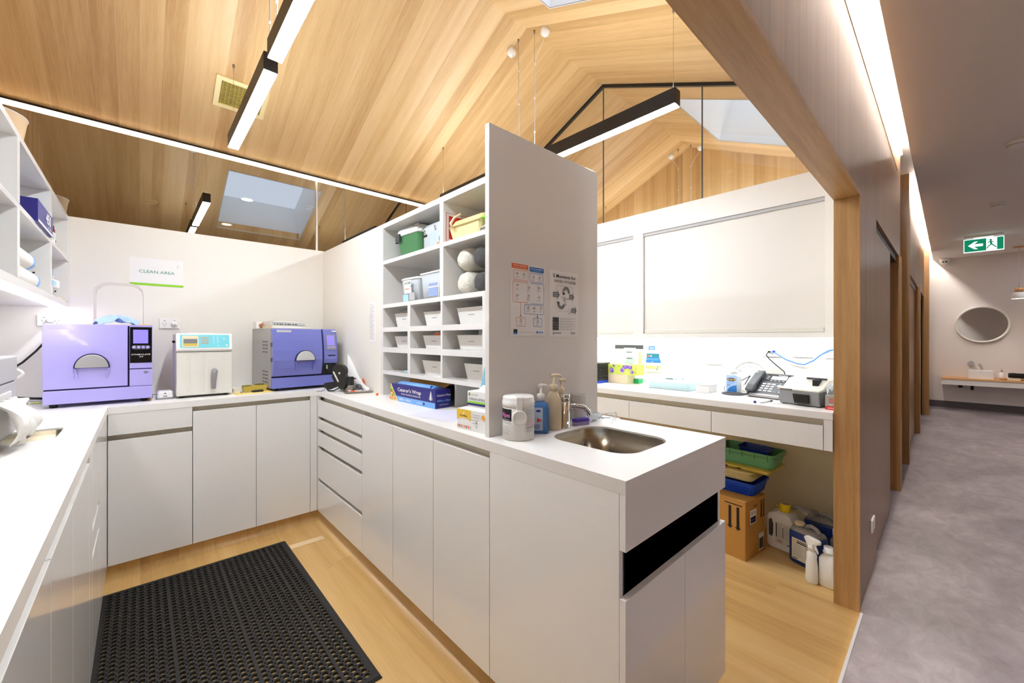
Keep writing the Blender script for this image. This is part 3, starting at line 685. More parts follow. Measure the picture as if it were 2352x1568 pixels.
# exit sign
T = thing('exit_sign', 'green lit exit sign with running figure and left arrow hanging in the corridor', 'exit sign', (9.6, -0.36, 2.74))
MB().box(-.02, .02, -.20, .20, .225, .258).build('ceiling_bracket', M_white, T)
MB().box(-.012, .012, -.205, .205, 0, .21).box(-.006, .006, -.1, .1, .21, .226).build('sign_body', M_exitw, T)
p = Print(T.matrix_world @ Vector((0, 0, 0)), (0, -1, 0), (0, 0, 1))
p.o = Vector((-.0122, .205, 0))
p.rect(.008, .012, .394, .186, M_exit); p.rect(.232, .012, .108, .186, M_exitw)
p.poly([(.045, .105), (.115, .165), (.15, .165), (.11, .125), (.20, .125), (.20, .085), (.11, .085), (.15, .045), (.115, .045)], M_exitw)
p.disc(.277, .165, .014, M_exit)
p.line(.275, .15, .285, .10, .022, M_exit); p.line(.285, .10, .255, .075, .014, M_exit); p.line(.255, .075, .238, .04, .012, M_exit)
p.line(.285, .10, .31, .075, .014, M_exit); p.line(.31, .075, .335, .045, .012, M_exit); p.line(.27, .145, .245, .125, .010, M_exit); p.line(.28, .145, .31, .13, .010, M_exit)
p.build('pictogram', T)
# wash station at corridor end
T = thing('vanity_shelf', 'wall-hung vanity with oak top and white apron under the round mirror', 'vanity', (11.75, -0.6, 0.50))
child(MB().box(11.5, 11.998, -1.4, 0.105, 0.60, 0.632), 'top_board', W_bench, T, .002)
child(MB().box(11.515, 11.998, -1.4, 0.10, 0.50, 0.60), 'apron', M_lam, T, .002)
child(MB().tube([(11.75, -.3, .50), (11.75, -.3, .42), (11.95, -.3, .41)], .022, 10).tube([(11.8, -.15, .5), (11.8, -.15, .43)], .03, 10), 'drain_pipe', M_black, T)
T = thing('wash_basin', 'white rectangular basin standing on oak vanity at the corridor end', 'basin', (11.72, -0.405, 0.632))
MB().tray(-.12, .16, -.165, .165, 0.0, .155, .012, .006, .006, .02).build('bowl', M_white, T)
MB().lathe([(.02, .014), (.02, .018)], 0, 0, 0, 16).build('drain', M_chrome, T)
T = thing('wall_tap', 'chrome wall tap between the basin and the round mirror', 'tap', (11.99, -0.40, 0.90))
MB().tube([(.008, 0, 0), (-.12, 0, 0), (-.16, 0, -.01), (-.165, 0, -.03)], .016, 12).build('spout', M_chrome, T)
MB().lathe([(.045, -.05), (.04, -.01), (.05, .008)], 0, .11, 0, 20, axis='X').build('handle', M_chrome, T)
T = thing('round_mirror', 'round mirror in a pale rim on the corridor end wall', 'mirror', (11.99, -0.43, 1.31))
MB().rings([[(x, r*math.cos(2*PI*j/48), .355+r*math.sin(2*PI*j/48)) for j in range(48)] for x, r in ((.008, .355), (-.05, .355), (-.055, .35), (-.055, .325), (-.05, .322), (-.012, .322))], cap0=True, cap1=False).build('rim', M_offw, T)
MB().rings([[(x, .322*math.cos(2*PI*j/48), .355+.322*math.sin(2*PI*j/48)) for j in range(48)] for x in (-.008, -.013)]).build('glass', M_mirror, T)
T = thing('hanging_lamp', 'small white bell pendant with timber cap hanging right of the mirror', 'pendant light', (11.3, -0.83, 2.09))
MB().lathe([(.088, 0), (.09, .01), (.07, .11), (.045, .112), (.05, .105), (.068, .08), (.082, .004)], 0, 0, 0, 28, cap0=False, cap1=False).build('shade', M_white, T)
MB().lathe([(.052, .108), (.05, .185), (.006, .188)], 0, 0, 0, 24).build('timber_cap', W_bench, T)
MB().sphere((0, 0, .045), .032).build('bulb', M_bulb, T)
MB().tube([(0, 0, .185), (0, 0, .90)], .003, 6).build('cord', M_lgrey, T)
MB().cyl(0, 0, .893, .908, .075).build('ceiling_rose', W_bench, T)
T = thing('soap_dispenser', 'white soap bottle with brass pump on the oak vanity beside the basin', 'soap dispenser', (11.72, -0.66, 0.66))
MB().lathe([(.04, 0), (.042, .01), (.034, .09), (.016, .105), (.014, .115)], 0, 0, 0, 20).build('bottle', M_white, T)
MB().lathe([(.016, .112), (.016, .128), (.005, .13), (.005, .16)], 0, 0, 0, 12).tube([(0, 0, .16), (-.03, 0, .157)], .004, 6).build('pump', mat('brass', S(160, 130, 70), .35, 1), T)
tr = MB().tray(-.1, .1, -.17, .17, .012, .028, .004, .003, .003, .01); tr.tube([(-.09, -.16, 0), (-.09, -.16, .014)], .006).tube([(-.09, .16, 0), (-.09, .16, .014)], .006).tube([(.09, .16, 0), (.09, .16, .014)], .006).tube([(.09, -.16, 0), (.09, -.16, .014)], .006)
o = tr.build('timber_tray', W_bench); o.location = (11.72, -.80, .632); tag(o, 'small oak tray on legs holding soap and towel beside the basin', 'tray')
o = MB().lathe([(.02, -.115), (.042, -.11), (.046, -.06), (.044, 0), (.047, .06), (.042, .11), (.02, .115)], 0, 0, .046, 20, axis='Y').build('rolled_towel', M_dcloth); o.location = (11.75, -.85, .665); o.rotation_euler = (.03, 0, .1)
tag(o, 'rolled charcoal hand towel lying on the small oak tray', 'towel')
o = MB().box(-.05, .05, -.075, .075, 0, .035).build('small_box', M_cream, None, .003); o.location = (11.56, -.79, .632); tag(o, 'small cream box in front of the oak tray by the basin', 'box')
# unseen downlights added to brighten the corridor; downlights of the back room
def downlight(label, x, y, z, m, r=.055):
    T = thing('downlight', label, 'downlight', (x, y, z-.012), 0, 'recessed downlights')
    MB().lathe([(r, 0), (r*1.25, .003), (r*1.25, .0115), (r, .0115)], 0, 0, 0, 24, cap0=False, cap1=False).build('trim_ring', M_white, T)
    MB().cyl(0, 0, .003, .010, r).build('lens', m, T)
for x in (2.2, 3.8, 5.6, 7.4, 9.2, 10.9): downlight('added downlight brightening the corridor, recessed in its ceiling out of view', x, -1.25, 3.0, M_down_added, .07)
downlight('glowing downlight seen through the smoked glass, higher of the two', 0.892, 5.40, 2.98, M_down2)
downlight('glowing downlight seen through the smoked glass, lower of the two, left of the other', 0.878, 6.77, 2.98, M_down2)
smoke('white smoke detector seen through the smoked glass, left of the reflected lamp', 0.09, 6.22, 2.98, .06)
smoke('white ceiling sensor seen through the smoked glass beside the glass joint', 1.48, 5.19, 2.98, .05)
# ================================================================ THINGS ON THE KITCHEN BENCHES
FX, FZ = (1, 0, 0), (0, 0, 1)
def front(y, x0=0.0, z0=0.0): return Print((x0, y, z0), FX, FZ)
def half_disc(cx, cz, rx, rz, n=20): return [(cx+rx*math.cos(PI*i/n), cz+rz*math.sin(PI*i/n)) for i in range(n+1)]
# ---- tall violet steriliser
T = thing('steriliser', 'tall violet bench steriliser with grey half-moon handle and black control panel', 'steriliser', (-0.1705, 3.40, TOP))
MB().box(-.2265, .2265, .012, .44, .022, .472).build('body', M_violet, T, .004)
MB().box(-.224, .224, .006, .02, .03, .468).build('gap_backing', M_vdark, T)
b = MB()
R = []
for i in range(13):                                            # slightly pillowed door skin
    t = i/12; z = .106+t*.369; d = -.012-.010*math.sin(PI*min(1, max(0, (z-.16)/.30)))
    R.append((d, z))
b.prism([(.008, .106)]+R+[(.008, .475)], -.2265, .1145, axis='X')
door = b.build('door', M_violet, T, .003)
dl = Vector(door.location)
def sub(mb, name, m, parent, bevel=0):
    """part of a part, coordinates of the thing"""
    L = Vector(parent.location); mb.v = [tuple(Vector(v)-L) for v in mb.v]; return mb.build(name, m, parent, bevel)
sub(MB().prism(half_disc(-.035, .222, .074, .083), -.030, -.016, axis='Y'), 'handle_rim', M_vdark, door)
sub(MB().prism(half_disc(-.035, .224, .068, .075), -.042, -.016, axis='Y'), 'handle', M_silver, door, .004)
for sx in (-.104, .034): sub(MB().prism([(sx-.004, .222), (sx+.004, .222), (sx+(.012 if sx < 0 else -.006), .16), (sx+(.006 if sx < 0 else -.012), .16)], -.026, -.016, axis='Y'), 'handle_cheek', M_violet, door, .003)
MB().box(-.2265, .2265, -.012, .012, .022, .098).build('lower_panel', M_violet, T, .003)
MB().box(.1225, .2265, -.012, .012, .100, .203).build('hatch', M_violet, T, .003)
MB().box(.1225, .2265, -.014, .012, .208, .475).build('control_column', M_violet, T, .003)
cp = MB().box(.1245, .2245, -.017, -.013, .243, .462).build('control_panel', M_gblack, T, .001)
p = front(-.0172); p.rect(.139, .362, .068, .084, M_lilac)
p.rr(.132, .325, .086, .026, .012, M_dgrey)
p.text('ETHERCLAVE', .1745, .290, .011, M_paper, fit=.085, align='C'); p.text('24', .1745, .277, .011, M_paper, fit=.018, align='C')
p.build('screen_and_print', T)
for i in range(4): MB().lathe([(.0075, -.022), (.0085, -.017)], .143+i*.0205, .338, 0, 14, axis='Y').xf(Matrix(((1,0,0,0),(0,1,0,0),(0,0,1,0),(0,0,0,1)))) if False else MB().rings([[(.143+i*.0205+r*math.cos(2*PI*j/14), y, .338+r*math.sin(2*PI*j/14)) for j in range(14)] for r, y in ((.0085, -.017), (.0085, -.0195), (.006, -.021))]).build('button', M_violet, T)
p = front(-.0122); p.disc(.197, .183, .0105, M_ink, .006); p.rect(.190, .1818, .014, .0024, M_paper); p.build('badge', T)
for x in (-.19, .19):
    for y in (.04, .40): MB().cyl(x, y, 0, .022, .016, 14, 0, .02).build('foot', M_black, T)
MB().lathe([(.006, 0), (.008, .012), (.005, .02)], .215, .012, 0, 10).build('drain_tap', mat('brass', S(160, 130, 70), .35, 1), T)
# cloth, rack on top of it
def crumple(name, sx, sy, h, m, seed, nx=26, ny=20, parent=None, thick=.003):
    rnd = random.Random(seed); ph = [(rnd.uniform(6, 22)/1.0, rnd.uniform(6, 22), rnd.uniform(0, 6.3), rnd.uniform(.3, 1)) for _ in range(7)]
    V = []; F = []
    for j in range(ny):
        for i in range(nx):
            u, v = i/(nx-1)*2-1, j/(ny-1)*2-1
            e = max(0, 1-(u*u+v*v)*.62)
            f = sum(a*math.sin(k1*u*.55+k2*v*.5+p0) for k1, k2, p0, a in ph)/3.6
            V.append((u*sx/2*(1+.10*math.sin(5*v+seed)), v*sy/2*(1+.12*math.sin(4*u+seed)), max(0.0, h*e**.5*(.62+.42*f))))
    for j in range(ny-1):
        for i in range(nx-1): a = j*nx+i; F.append((a, a+1, a+nx+1, a+nx))
    o = MB().add(V, F, 0, True).build(name, m, parent)
    s = o.modifiers.new('thick', 'SOLIDIFY'); s.thickness = thick; s.offset = 1
    return o
def crumple_at(name, loc, sx, sy, h, m, seed, label, cat, rz=0):
    o = crumple(name, sx, sy, h, m, seed); o.location = Vector(loc)+Vector((0, 0, .0034)); o.rotation_euler = (0, 0, rz); tag(o, label, cat); return o
crumple_at('cleaning_cloth', (-.105, 3.478, 1.478), .19, .13, .07, M_cloth, 3, 'crumpled pale blue cloth lying on the tall violet steriliser', 'cloth', .2)
T = thing('packet_rack', 'white wire arch rack on wooden feet on the tall violet steriliser', 'rack', (-.10, 3.66, 1.4785))
for s, nm in ((-.11, 'foot_rail'), (.115, 'foot_rail')): MB().box(s-.028, s+.028, -.10, .10, 0, .012).build(nm, M_gold, T, .003)
for i in range(7):
    y = -.09+i*.03
    MB().tube([(-.11, y, .012), (-.11, y, .20), (-.105, y, .232), (-.075, y, .262), (-.045, y, .27), (.06, y, .27), (.085, y, .262), (.110, y, .235), (.115, y, .20), (.115, y, .012)], .0016, 6).build('wire_arch', M_wire, T)
# cable of the violet steriliser
o = MB().tube([(-.405, 3.80, 1.43), (-.43, 3.84, 1.39), (-.475, 3.85, 1.32), (-.53, 3.85, 1.25), (-.62, 3.85, 1.17), (-.70, 3.85, 1.13), (-.746, 3.85, 1.12)], .006, 8).build('power_cable', M_black)
tag(o, 'black power cable curving down from the tall violet steriliser', 'cable')
o = MB().tube([(-.40, 3.62, 1.04), (-.46, 3.62, 1.048), (-.52, 3.60, 1.06), (-.60, 3.62, 1.075), (-.735, 3.66, 1.08)], .007, 8).build('power_cable', M_black); tag(o, 'short black cable low beside the tall violet steriliser', 'cable')
o = MB().tube([(-.40, 3.64, 1.028), (-.46, 3.64, 1.03), (-.54, 3.62, 1.05), (-.64, 3.66, 1.09), (-.735, 3.70, 1.10)], .006, 8).build('hose', M_white); tag(o, 'thin white hose low beside the tall violet steriliser', 'hose')
o = MB().box(-.02, .02, -.012, .012, 0, .05).build('clip', M_yellow, None, .004); o.location = (-.495, 3.60, TOP+.0005); tag(o, 'small yellow plastic clip left of the tall violet steriliser', 'clip')
o = MB().tube([(-.485, 3.70, TOP+.006), (-.42, 3.70, TOP+.006)], .005, 8).build('swab_stick', mat('green_stick', S(190, 210, 130), .5)); tag(o, 'pale green stick lying left of the tall violet steriliser', 'stick')
o = MB().tube([(-.47, 3.74, TOP+.006), (-.40, 3.76, TOP+.006)], .006, 8).build('wooden_stick', M_gold); tag(o, 'pale wooden stick lying behind the green one', 'stick')
# wall sockets on the back wall
def socket(label, loc, rz, n=2, plug=None):
    T = thing('wall_socket', label, 'socket', loc, rz)
    MB().box(-.058, .058, -.010, 0, 0, .074).build('cover_plate', M_white, T, .003)
    p = front(-.0102)
    for cx in ((-.028, .028) if n == 2 else (0,)):
        p.line(cx-.010, .040, cx-.006, .031, .0028, M_pgrey); p.line(cx+.010, .040, cx+.006, .031, .0028, M_pgrey); p.rect(cx-.0014, .016, .0028, .010, M_pgrey); p.rect(cx-.006, .052, .012, .008, M_plg)
    p.build('socket_holes', T)
    if plug is not None: MB().lathe([(.017, 0), (.017, -.016), (.010, -.03)], plug, .036, 0, 14, axis='Y').xf(Matrix.Identity(4)).build('plug', M_white, T)
    return T
def lathe_y(prof, cx, cz, seg=16, mi=0): return MB().rings([[(cx+r*math.cos(2*PI*j/seg), y, cz+r*math.sin(2*PI*j/seg)) for j in range(seg)] for r, y in prof])
T = socket('white double socket with a plug on the back wall, left of the dryer', (.16, 3.919, 1.470), 0)
lathe_y([(.018, -.010), (.018, -.028), (.009, -.04)], .026, .036).build('plug', M_white, T)
MB().tube([(.026, -.04, .036), (.05, -.06, .02), (.07, -.05, -.04), (.085, -.03, -.12)], .003, 6).build('cord', M_white, T)
T = socket('white socket on the back wall above the left end of the violet steriliser', (-.423, 3.919, 1.475), 0)
lathe_y([(.018, -.010), (.018, -.028), (.009, -.04)], .0, .036).build('plug', M_white, T)
# CLEAN AREA sign
T = thing('wall_sign', 'white CLEAN AREA sheet with a lime stripe on the back wall', 'sign', (.0915, 3.9195, 1.779))
MB().box(-.148, .148, -.0008, 0, 0, .196).build('sheet', M_paper, T)
p = front(-.0009); p.rect(-.148, 0, .296, .016, M_bgreen); p.rect(-.148, .0, .02, .004, M_teal)
p.text('CLEAN AREA', 0, .090, .03, M_teal, fit=.195, align='C'); p.ring(.118, .160, .004, .005, M_plg); p.text('P', .112, .138, .018, M_plg)
p.build('print', T)
# ---- white dryer with aqua panel
T = thing('instrument_dryer', 'white bench dryer with aqua control panel and grey lever handle', 'dryer', (.3215, 3.40, TOP))
MB().box(-.150, .150, .01, .38, .012, .424).build('housing', M_offw, T, .006)
b = MB().prism([(.03, .306), (-.012, .306), (-.020, .318), (.000, .425), (.03, .425)], -.152, .150, axis='X'); hd = b.build('control_head', M_white, T, .005)
# panel lies in the sloping face of the head
nrm = Vector((0, .107, -.020)); ux = Vector((1, 0, 0)); uy = Vector((0, .020, .107)).normalized()
p = Print((-.152, -.0202, .318), ux, uy)
p.rr(.020, .012, .266, .088, .006, M_aqua); p.rr(.032, .018, .084, .076, .003, M_cream); p.rect(.038, .024, .072, .048, M_pgrey); p.rect(.038, .024, .072, .018, M_tan)
for i in range(3): p.rect(.128, .038+i*.018, .042, .012, M_steel)
for i in range(3):
    for j in range(2): p.disc(.198+j*.022, .050+i*.016, .0055, M_sky)
p.disc(.222, .026, .005, M_sky); p.disc(.270, .028, .006, M_white); p.text('R', .252, .066, .018, M_offw, bold=True)
p.build('control_print', T)
b = MB(); N = 24; O = []
for i in range(N+1):
    x = -.148+.296*i/N
    d = -.006-.006*abs(math.sin(PI*(x+.148)/.076)) if x < .006 else -.010
    O.append((x, d))
b.prism([(-.148, .009)]+O+[(.148, .009)], .018, .300, axis='Z'); b.build('door', M_offw, T, .002)
b = MB().tube([(.048, -.02, .175), (.048, -.036, .170), (.046, -.040, .155), (.044, -.036, .10), (.043, -.034, .055)], [.016, .018, .017, .0135, .012], 14); b.build('lever_handle', M_grey, T)
for x in (-.09, .10):
    for z in (.05, .255): lathe_y([(.003, -.010), (.003, -.0125)], x, z, 8).build('screw', M_lgrey, T)
for x in (-.12, .12):
    for y in (.04, .34): MB().cyl(x, y, 0, .012, .014, 12).build('foot', M_black, T)
MB().box(-.08, .06, .12, .30, .424, .430).build('top_vent_cover', M_white, T, .002)
lathe_y([(.009, .10), (.009, .13)], -.157, .37, 10).build('side_knob', M_black, T)
# ---- small router-like box
T = thing('sealing_unit', 'small white box with a grey rubber base beside the dryer', 'device', (.118, 3.47, TOP))
MB().rings([rrect(-.042, .042, -.05, .06, .014, z) for z in (0, .012)], smooth=False).build('base', M_grey, T, .002)
MB().rings([rrect(-.040+i, .040-i, -.048+i, .058-i, .014, z) for z, i in ((.012, 0), (.045, .002), (.052, .010))], smooth=False).build('lid', M_white, T, .002)
p = front(-.0486); p.disc(0, .039, .0065, M_pgrey, .004); p.rect(-.010, .018, .020, .006, M_pgrey); p.build('print', T)
MB().tube([(-.03, .06, .02), (-.06, .03, .03), (-.06, .0, .012)], .002, 6).build('lead', M_black, T)
# ---- low blue steriliser with grey sides
A2 = math.radians(4.0)
T = thing('steriliser', 'smaller blue-violet steriliser with grey vented sides, in the back corner', 'steriliser', (.708, 3.36, TOP), A2)
MB().box(0, .47, .03, .50, .02, .468).build('casing', M_silver, T, .003)
MB().box(.004, .466, .022, .034, .03, .46).build('gap_backing', M_vdark, T)
prof = [(.03, .112), (-.006, .112), (-.024, .170), (-.034, .228), (-.030, .30), (-.020, .38), (-.002, .462), (.03, .468)]
b = MB().prism(prof, 0.002, .350, axis='X'); dr = b.build('door', M_violet2, T, .003)
sub(MB().prism(half_disc(.218, .222, .073, .080), -.046, -.028, axis='Y'), 'handle_rim', M_vdark, dr)
sub(MB().prism(half_disc(.218, .225, .066, .072), -.056, -.028, axis='Y'), 'handle', M_lgrey, dr, .004)
for sx, q in ((.150, 1), (.286, -1)): sub(MB().prism([(sx-.004, .222), (sx+.004, .222), (sx+q*.010, .15), (sx+q*.004, .15)], -.040, -.026, axis='Y'), 'handle_cheek', M_violet2, dr, .003)
p = Print((.03, -.0075, .438), FX, Vector((0, .018, .082)).normalized()); p.rect(0, 0, .10, .016, M_plg); p.text('STERILISER', .05, .004, .009, M_pgrey, fit=.085, align='C') if False else None
p.build('name_strip', T)
prof2 = [(.03, .195), (-.026, .195), (-.034, .228), (-.030, .30), (-.020, .38), (-.002, .462), (.03, .468)]
MB().prism(prof2, .362, .468, axis='X').build('control_column', M_violet2, T, .003)
uy = Vector((0, .030, .16)).normalized()
p = Print((.362, -.0350, .296), FX, Vector((0, .0225, .13)).normalized()); p.rect(.018, .006, .074, .122, M_grey); p.rect(.026, .042, .056, .078, M_lilac)
for i in range(4): p.disc(.032+i*.016, .026, .0055, M_violet)
p.rect(.066, .150, .036, .010, M_paper); p.build('control_print', T)
p = Print((.362, -.0336, .240), FX, FZ); p.rect(.028, .012, .058, .008, M_ink); p.build('card_slot', T)
MB().box(.355, .468, .0, .03, .112, .19).build('lower_recess', M_black, T)
MB().tube([(.392, -.004, .18), (.392, -.010, .15), (.40, -.012, .13)], .006, 8).build('water_fitting', M_lgrey, T)
lathe_y([(.016, .0), (.018, -.024)], .40, .135, 16).build('water_knob', M_black, T)
MB().box(.0, .468, -.008, .03, .022, .100).build('lower_panel', M_violet2, T, .003)
v = MB()
for z0 in (.06, .285):
    for i in range(4):
        for j in range(3): v.box(-.0015, .002, .10+j*.045, .128+j*.045, z0+i*.026, z0+i*.026+.009)
v.build('side_vents', M_dgrey, T)
for z in (.235, .345): MB().box(-.002, .012, .004, .028, z-.015, z+.015).build('hinge', M_dgrey, T)
for x in (.05, .42):
    for y in (.06, .45): MB().cyl(x, y, 0, .02, .012, 12).build('foot', M_black, T)
# binders and white block on it
def ra(x, y): return (.708+x*math.cos(A2)-y*math.sin(A2), 3.36+x*math.sin(A2)+y*math.cos(A2))
z = TOP+.4685
for i, (hh, lab, w_) in enumerate(((.022, 'lowest cream folder of three lying on the smaller steriliser', .25), (.022, 'middle folder with dark edge marks on the smaller steriliser', .245), (.012, 'thin topmost folder lying on the smaller steriliser', .24))):
    x, y = ra(.155, .26)
    T = thing('folder', lab, 'folder', (x, y, z), A2+(.02, -.03, .03)[i], 'folders on the steriliser')
    MB().box(-w_/2, w_/2, -.14, .14, 0, hh).build('cover', M_cream if i == 0 else M_offw, T, .001)
    MB().box(-w_/2+.004, w_/2-.004, -.1415, -.139, .003, hh-.003).build('pages', M_paper if i != 1 else M_lgrey, T)
    if i == 1:
        p = front(-.1416)
        for k in range(9): p.rect(-.10+k*.018, .006, .008+.004*(k % 3), .007, M_dgp)
        p.build('edge_marks', T)
    z += hh+.0005
x, y = ra(.05, .40)
T = thing('wall_box', 'low white box with a brown knob behind the folders on the smaller steriliser', 'box', (x, y, TOP+.4685), A2)
MB().box(-.06, .05, -.05, .05, 0, .055).build('case', M_white, T, .003)
lathe_y([(.017, -.05), (.017, -.062), (.012, -.066)], -.026, .026, 16).build('knob', mat('copper_brown', S(170, 112, 78), .4), T)
# ---- yellow tray group between the dryer and the small steriliser
o = MB().box(-.115, .115, -.055, .07, 0, .004).build('instrument_cloth', mat('pale_yellow_cloth', S(246, 220, 130), .9), None); o.location = (.60, 3.415, TOP+.0003); o.rotation_euler = (0, 0, .10)
tag(o, 'flat yellow cloth on the bench between dryer and smaller steriliser', 'cloth')
T = thing('parts_tray', 'dull yellow plastic parts tray with raised corners on the yellow cloth', 'tray', (.615, 3.445, TOP+.0046), .05)
MB().tray(-.075, .075, -.03, .035, 0, .045, .003, .006, .006, .004).build('tray_body', M_tan, T)
MB().box(-.082, -.03, -.038, -.02, .046, .052).build('left_flap', mat('olive_plastic', S(120, 118, 60), .5), T)
MB().box(.01, .065, .02, .036, .046, .052).build('right_flap', mat('olive_plastic', S(120, 118, 60), .5), T)
T = thing('scraper', 'black-handled scraper lying on the yellow cloth', 'tool', (.585, 3.385, TOP+.0046), .08)
MB().tube([(.0, 0, .008), (.02, 0, .009), (.06, 0, .009), (.075, 0, .008)], [.006, .0085, .0085, .007], 10).build('handle', M_black, T)
MB().box(-.06, .0, -.003, .003, .005, .010).box(-.066, -.058, -.012, .012, .003, .012).build('blade', M_steel, T)
o = MB().box(-.02, .02, -.02, .02, 0, .03).build('small_carton', M_offw, None, .001); o.location = (.505, 3.455, TOP+.005); tag(o, 'tiny white carton behind the yellow cloth, touching the dryer', 'box')
# ---- label gun
G = thing('label_gun', 'black handheld label gun lying by the back right corner', 'label gun', (1.07, 3.06, TOP), math.radians(-52))
def body(pts, y0, y1): return MB().prism(pts, y0, y1, axis='Y')
MB().rings([[(.022+r*math.cos(2*PI*j/28), y, .150+r*math.sin(2*PI*j/28)) for j in range(28)] for r, y in ((.050, -.022), (.052, -.019), (.052, .019), (.050, .022))], smooth=False).build('reel_housing', M_anod, G)
body([(-.025, .16), (-.035, .11), (-.012, .065), (.035, .018), (.060, .02), (.085, .06), (.085, .105), (.06, .14)], -.020, .020).build('head', M_anod, G, .004)
body([(-.010, .075), (.022, .045), (-.06, .012), (-.098, .028), (-.108, .052), (-.09, .064)], -.015, .015).build('grip', M_black, G, .005)
MB().tube([(-.088, 0, .018), (-.07, 0, .005), (-.03, 0, .005), (.018, 0, .03)], .0045, 8).build('trigger', M_black, G)
body([(.085, .05), (.085, .112), (.120, .112), (.126, .09), (.124, .05)], -.016, .016).build('paper_guide', M_black, G, .003)
MB().tube([(.122, 0, .103), (.146, 0, .098)], .005, 8).build('guide_pin', M_black, G)
p = Print((0, -.0225, 0), FX, FZ); p.line(-.018, .148, .022, .075, .012, M_offw); p.disc(.030, .138, .0075, M_offw); p.build('window_strip', G)
MB().tube([(-.098, 0, .022), (-.106, -.004, .008), (-.125, -.01, .003), (-.148, -.02, .002), (-.150, -.028, .002), (-.135, -.022, .002), (-.115, -.01, .003), (-.104, -.002, .012)], .0013, 6).build('wrist_cord', M_ink, G)
# ---- steel tray with stationery
Tt = thing('steel_tray', 'shallow steel tray of stationery beside the label gun', 'tray', (1.205, 3.02, TOP), math.radians(-14))
MB().tray(-.105, .105, -.175, .175, 0, .014, .002, .006, .006, .02, .006).build('dish', M_steel, Tt)
def tl(x, y, z=.0035): a = math.radians(-14); return (1.205+x*math.cos(a)-y*math.sin(a), 3.02+x*math.sin(a)+y*math.cos(a), TOP+z)
T = thing('tape_dispenser', 'orange tape dispenser standing in the steel tray', 'tape dispenser', tl(.055, .03, .005), math.radians(-104))
side = [(-.10, 0), (.10, 0), (.095, .03), (.07, .085), (.045, .088), (-.01, .045), (-.04, .030), (-.062, .062), (-.10, .065)]
MB().prism(side, -.022, -.018, axis='Y').prism(side, .018, .022, axis='Y').prism([(-.10, 0), (.10, 0), (.095, .02), (-.10, .02)], -.018, .018, axis='Y').prism([(-.10, .0), (-.094, .0), (-.094, .065), (-.10, .065)], -.018, .018, axis='Y').build('body', M_orange, T, .002)
MB().rings([[(.015+r*math.cos(2*PI*j/24), y, .058+r*math.sin(2*PI*j/24)) for j in range(24)] for r, y in ((.020, -.012), (.032, -.012), (.032, .012), (.020, .012), (.020, -.012))], cap0=False, cap1=False).build('tape_roll', M_cream, T)
o = MB().box(-.08, .08, -.003, .003, 0, .098).build('cream_card', mat('peach_card', S(238, 206, 172), .7)); o.location = tl(.088, .03); o.rotation_euler = (math.radians(-3), 0, math.radians(-104)); tag(o, 'peach card standing behind the orange tape dispenser', 'card')
T = thing('stapler', 'black and white stapler lying in front of the orange tape dispenser', 'stapler', tl(.0, -.05, .012), math.radians(-100))
MB().prism([(-.055, .0), (.06, .0), (.06, .008), (-.055, .006)], -.011, .011, axis='Y').build('base', M_lgrey, T, .002)
MB().prism([(-.05, .012), (.058, .004), (.064, .02), (.045, .036), (0, .042), (-.04, .038), (-.056, .026)], -.012, .012, axis='Y').build('top_arm', M_dgrey, T, .005)
MB().box(-.052, -.036, -.008, .008, .004, .02).build('jaw', M_chrome, T)
o = MB().box(-.04, .04, -.002, .002, 0, .075).build('white_card', M_offw); o.location = tl(-.05, .10, .004); o.rotation_euler = (math.radians(10), math.radians(8), math.radians(-70)); tag(o, 'small white card leaning at the left end of the steel tray', 'card')
def pen(name, x, y, dx, dy, label, m1, m2, r=.0055):
    L = math.hypot(dx, dy); T = thing(name, label, 'pen', tl(x, y, .004+r), math.radians(-14)+math.atan2(dy, dx))
    MB().tube([(0, 0, 0), (L*.55, 0, 0)], r, 10).build('barrel', m1, T); MB().tube([(L*.55, 0, 0), (L*.9, 0, 0), (L, 0, 0)], [r*1.1, r*1.1, r*.5], 10).build('cap', m2, T)
pen('marker_pen', -.075, -.055, .03, -.115, 'pink and orange marker nearest the front edge of the steel tray', M_pink if False else mat('pale_pink_plastic', S(246, 206, 206), .4), M_orange, .007)
pen('marker_pen', -.035, -.10, .075, -.055, 'pale pink marker at the right end of the steel tray', mat('pale_pink_plastic', S(246, 206, 206), .4), M_lgrey)
pen('wooden_pen', -.078, .14, -.006, -.075, 'tan pen with black bands at the left end of the steel tray', M_gold, M_black, .006)
T = thing('brush_set', 'bunch of bright blue plastic tabs behind the tape dispenser', 'tabs', tl(.092, -.045, .004), math.radians(-80))
for i in range(4): MB().tube([(-.02+i*.008, 0, 0), (-.004+i*.013, .0, .09), (.006+i*.015, .0, .125-.006*i)], [.006, .008, .007], 8).build('tab', M_blue, T)
b = MB(); P1 = []
for i in range(15):
    t = i/14; P1.append((math.sin(t*2.2)*.035-.02, t*.22, .012+.24*(1-t)*(.55+.45*math.cos(t*2.4))))
R = []
for k, (dx, y, z) in enumerate(P1): R.append([(1.213-dx*.3+.012*math.sin(y*20+q*3)*0, 3.27-y*1.9, TOP+.005), (1.225-abs(dx)*.2, 3.27-y*1.9, TOP+z+.02)])
b.rings(R, closed=False, cap0=False, cap1=False); o = b.build('curled_sheet', M_paper); s = o.modifiers.new('thick', 'SOLIDIFY'); s.thickness = .0008
tag(o, 'curled white paper sheet leaning on the right wall behind the steel tray', 'paper')
T = thing('wrapped_sweet', 'tiny orange and white wrapped sweet on the right bench', 'sweet', (1.195, 2.66, TOP))
MB().sphere((0, 0, .009), .009, 0, 12, 8).build('wrapper', M_orange, T); MB().sphere((.004, .010, .012), .005, 0, 8, 6).build('twist', M_paper, T)
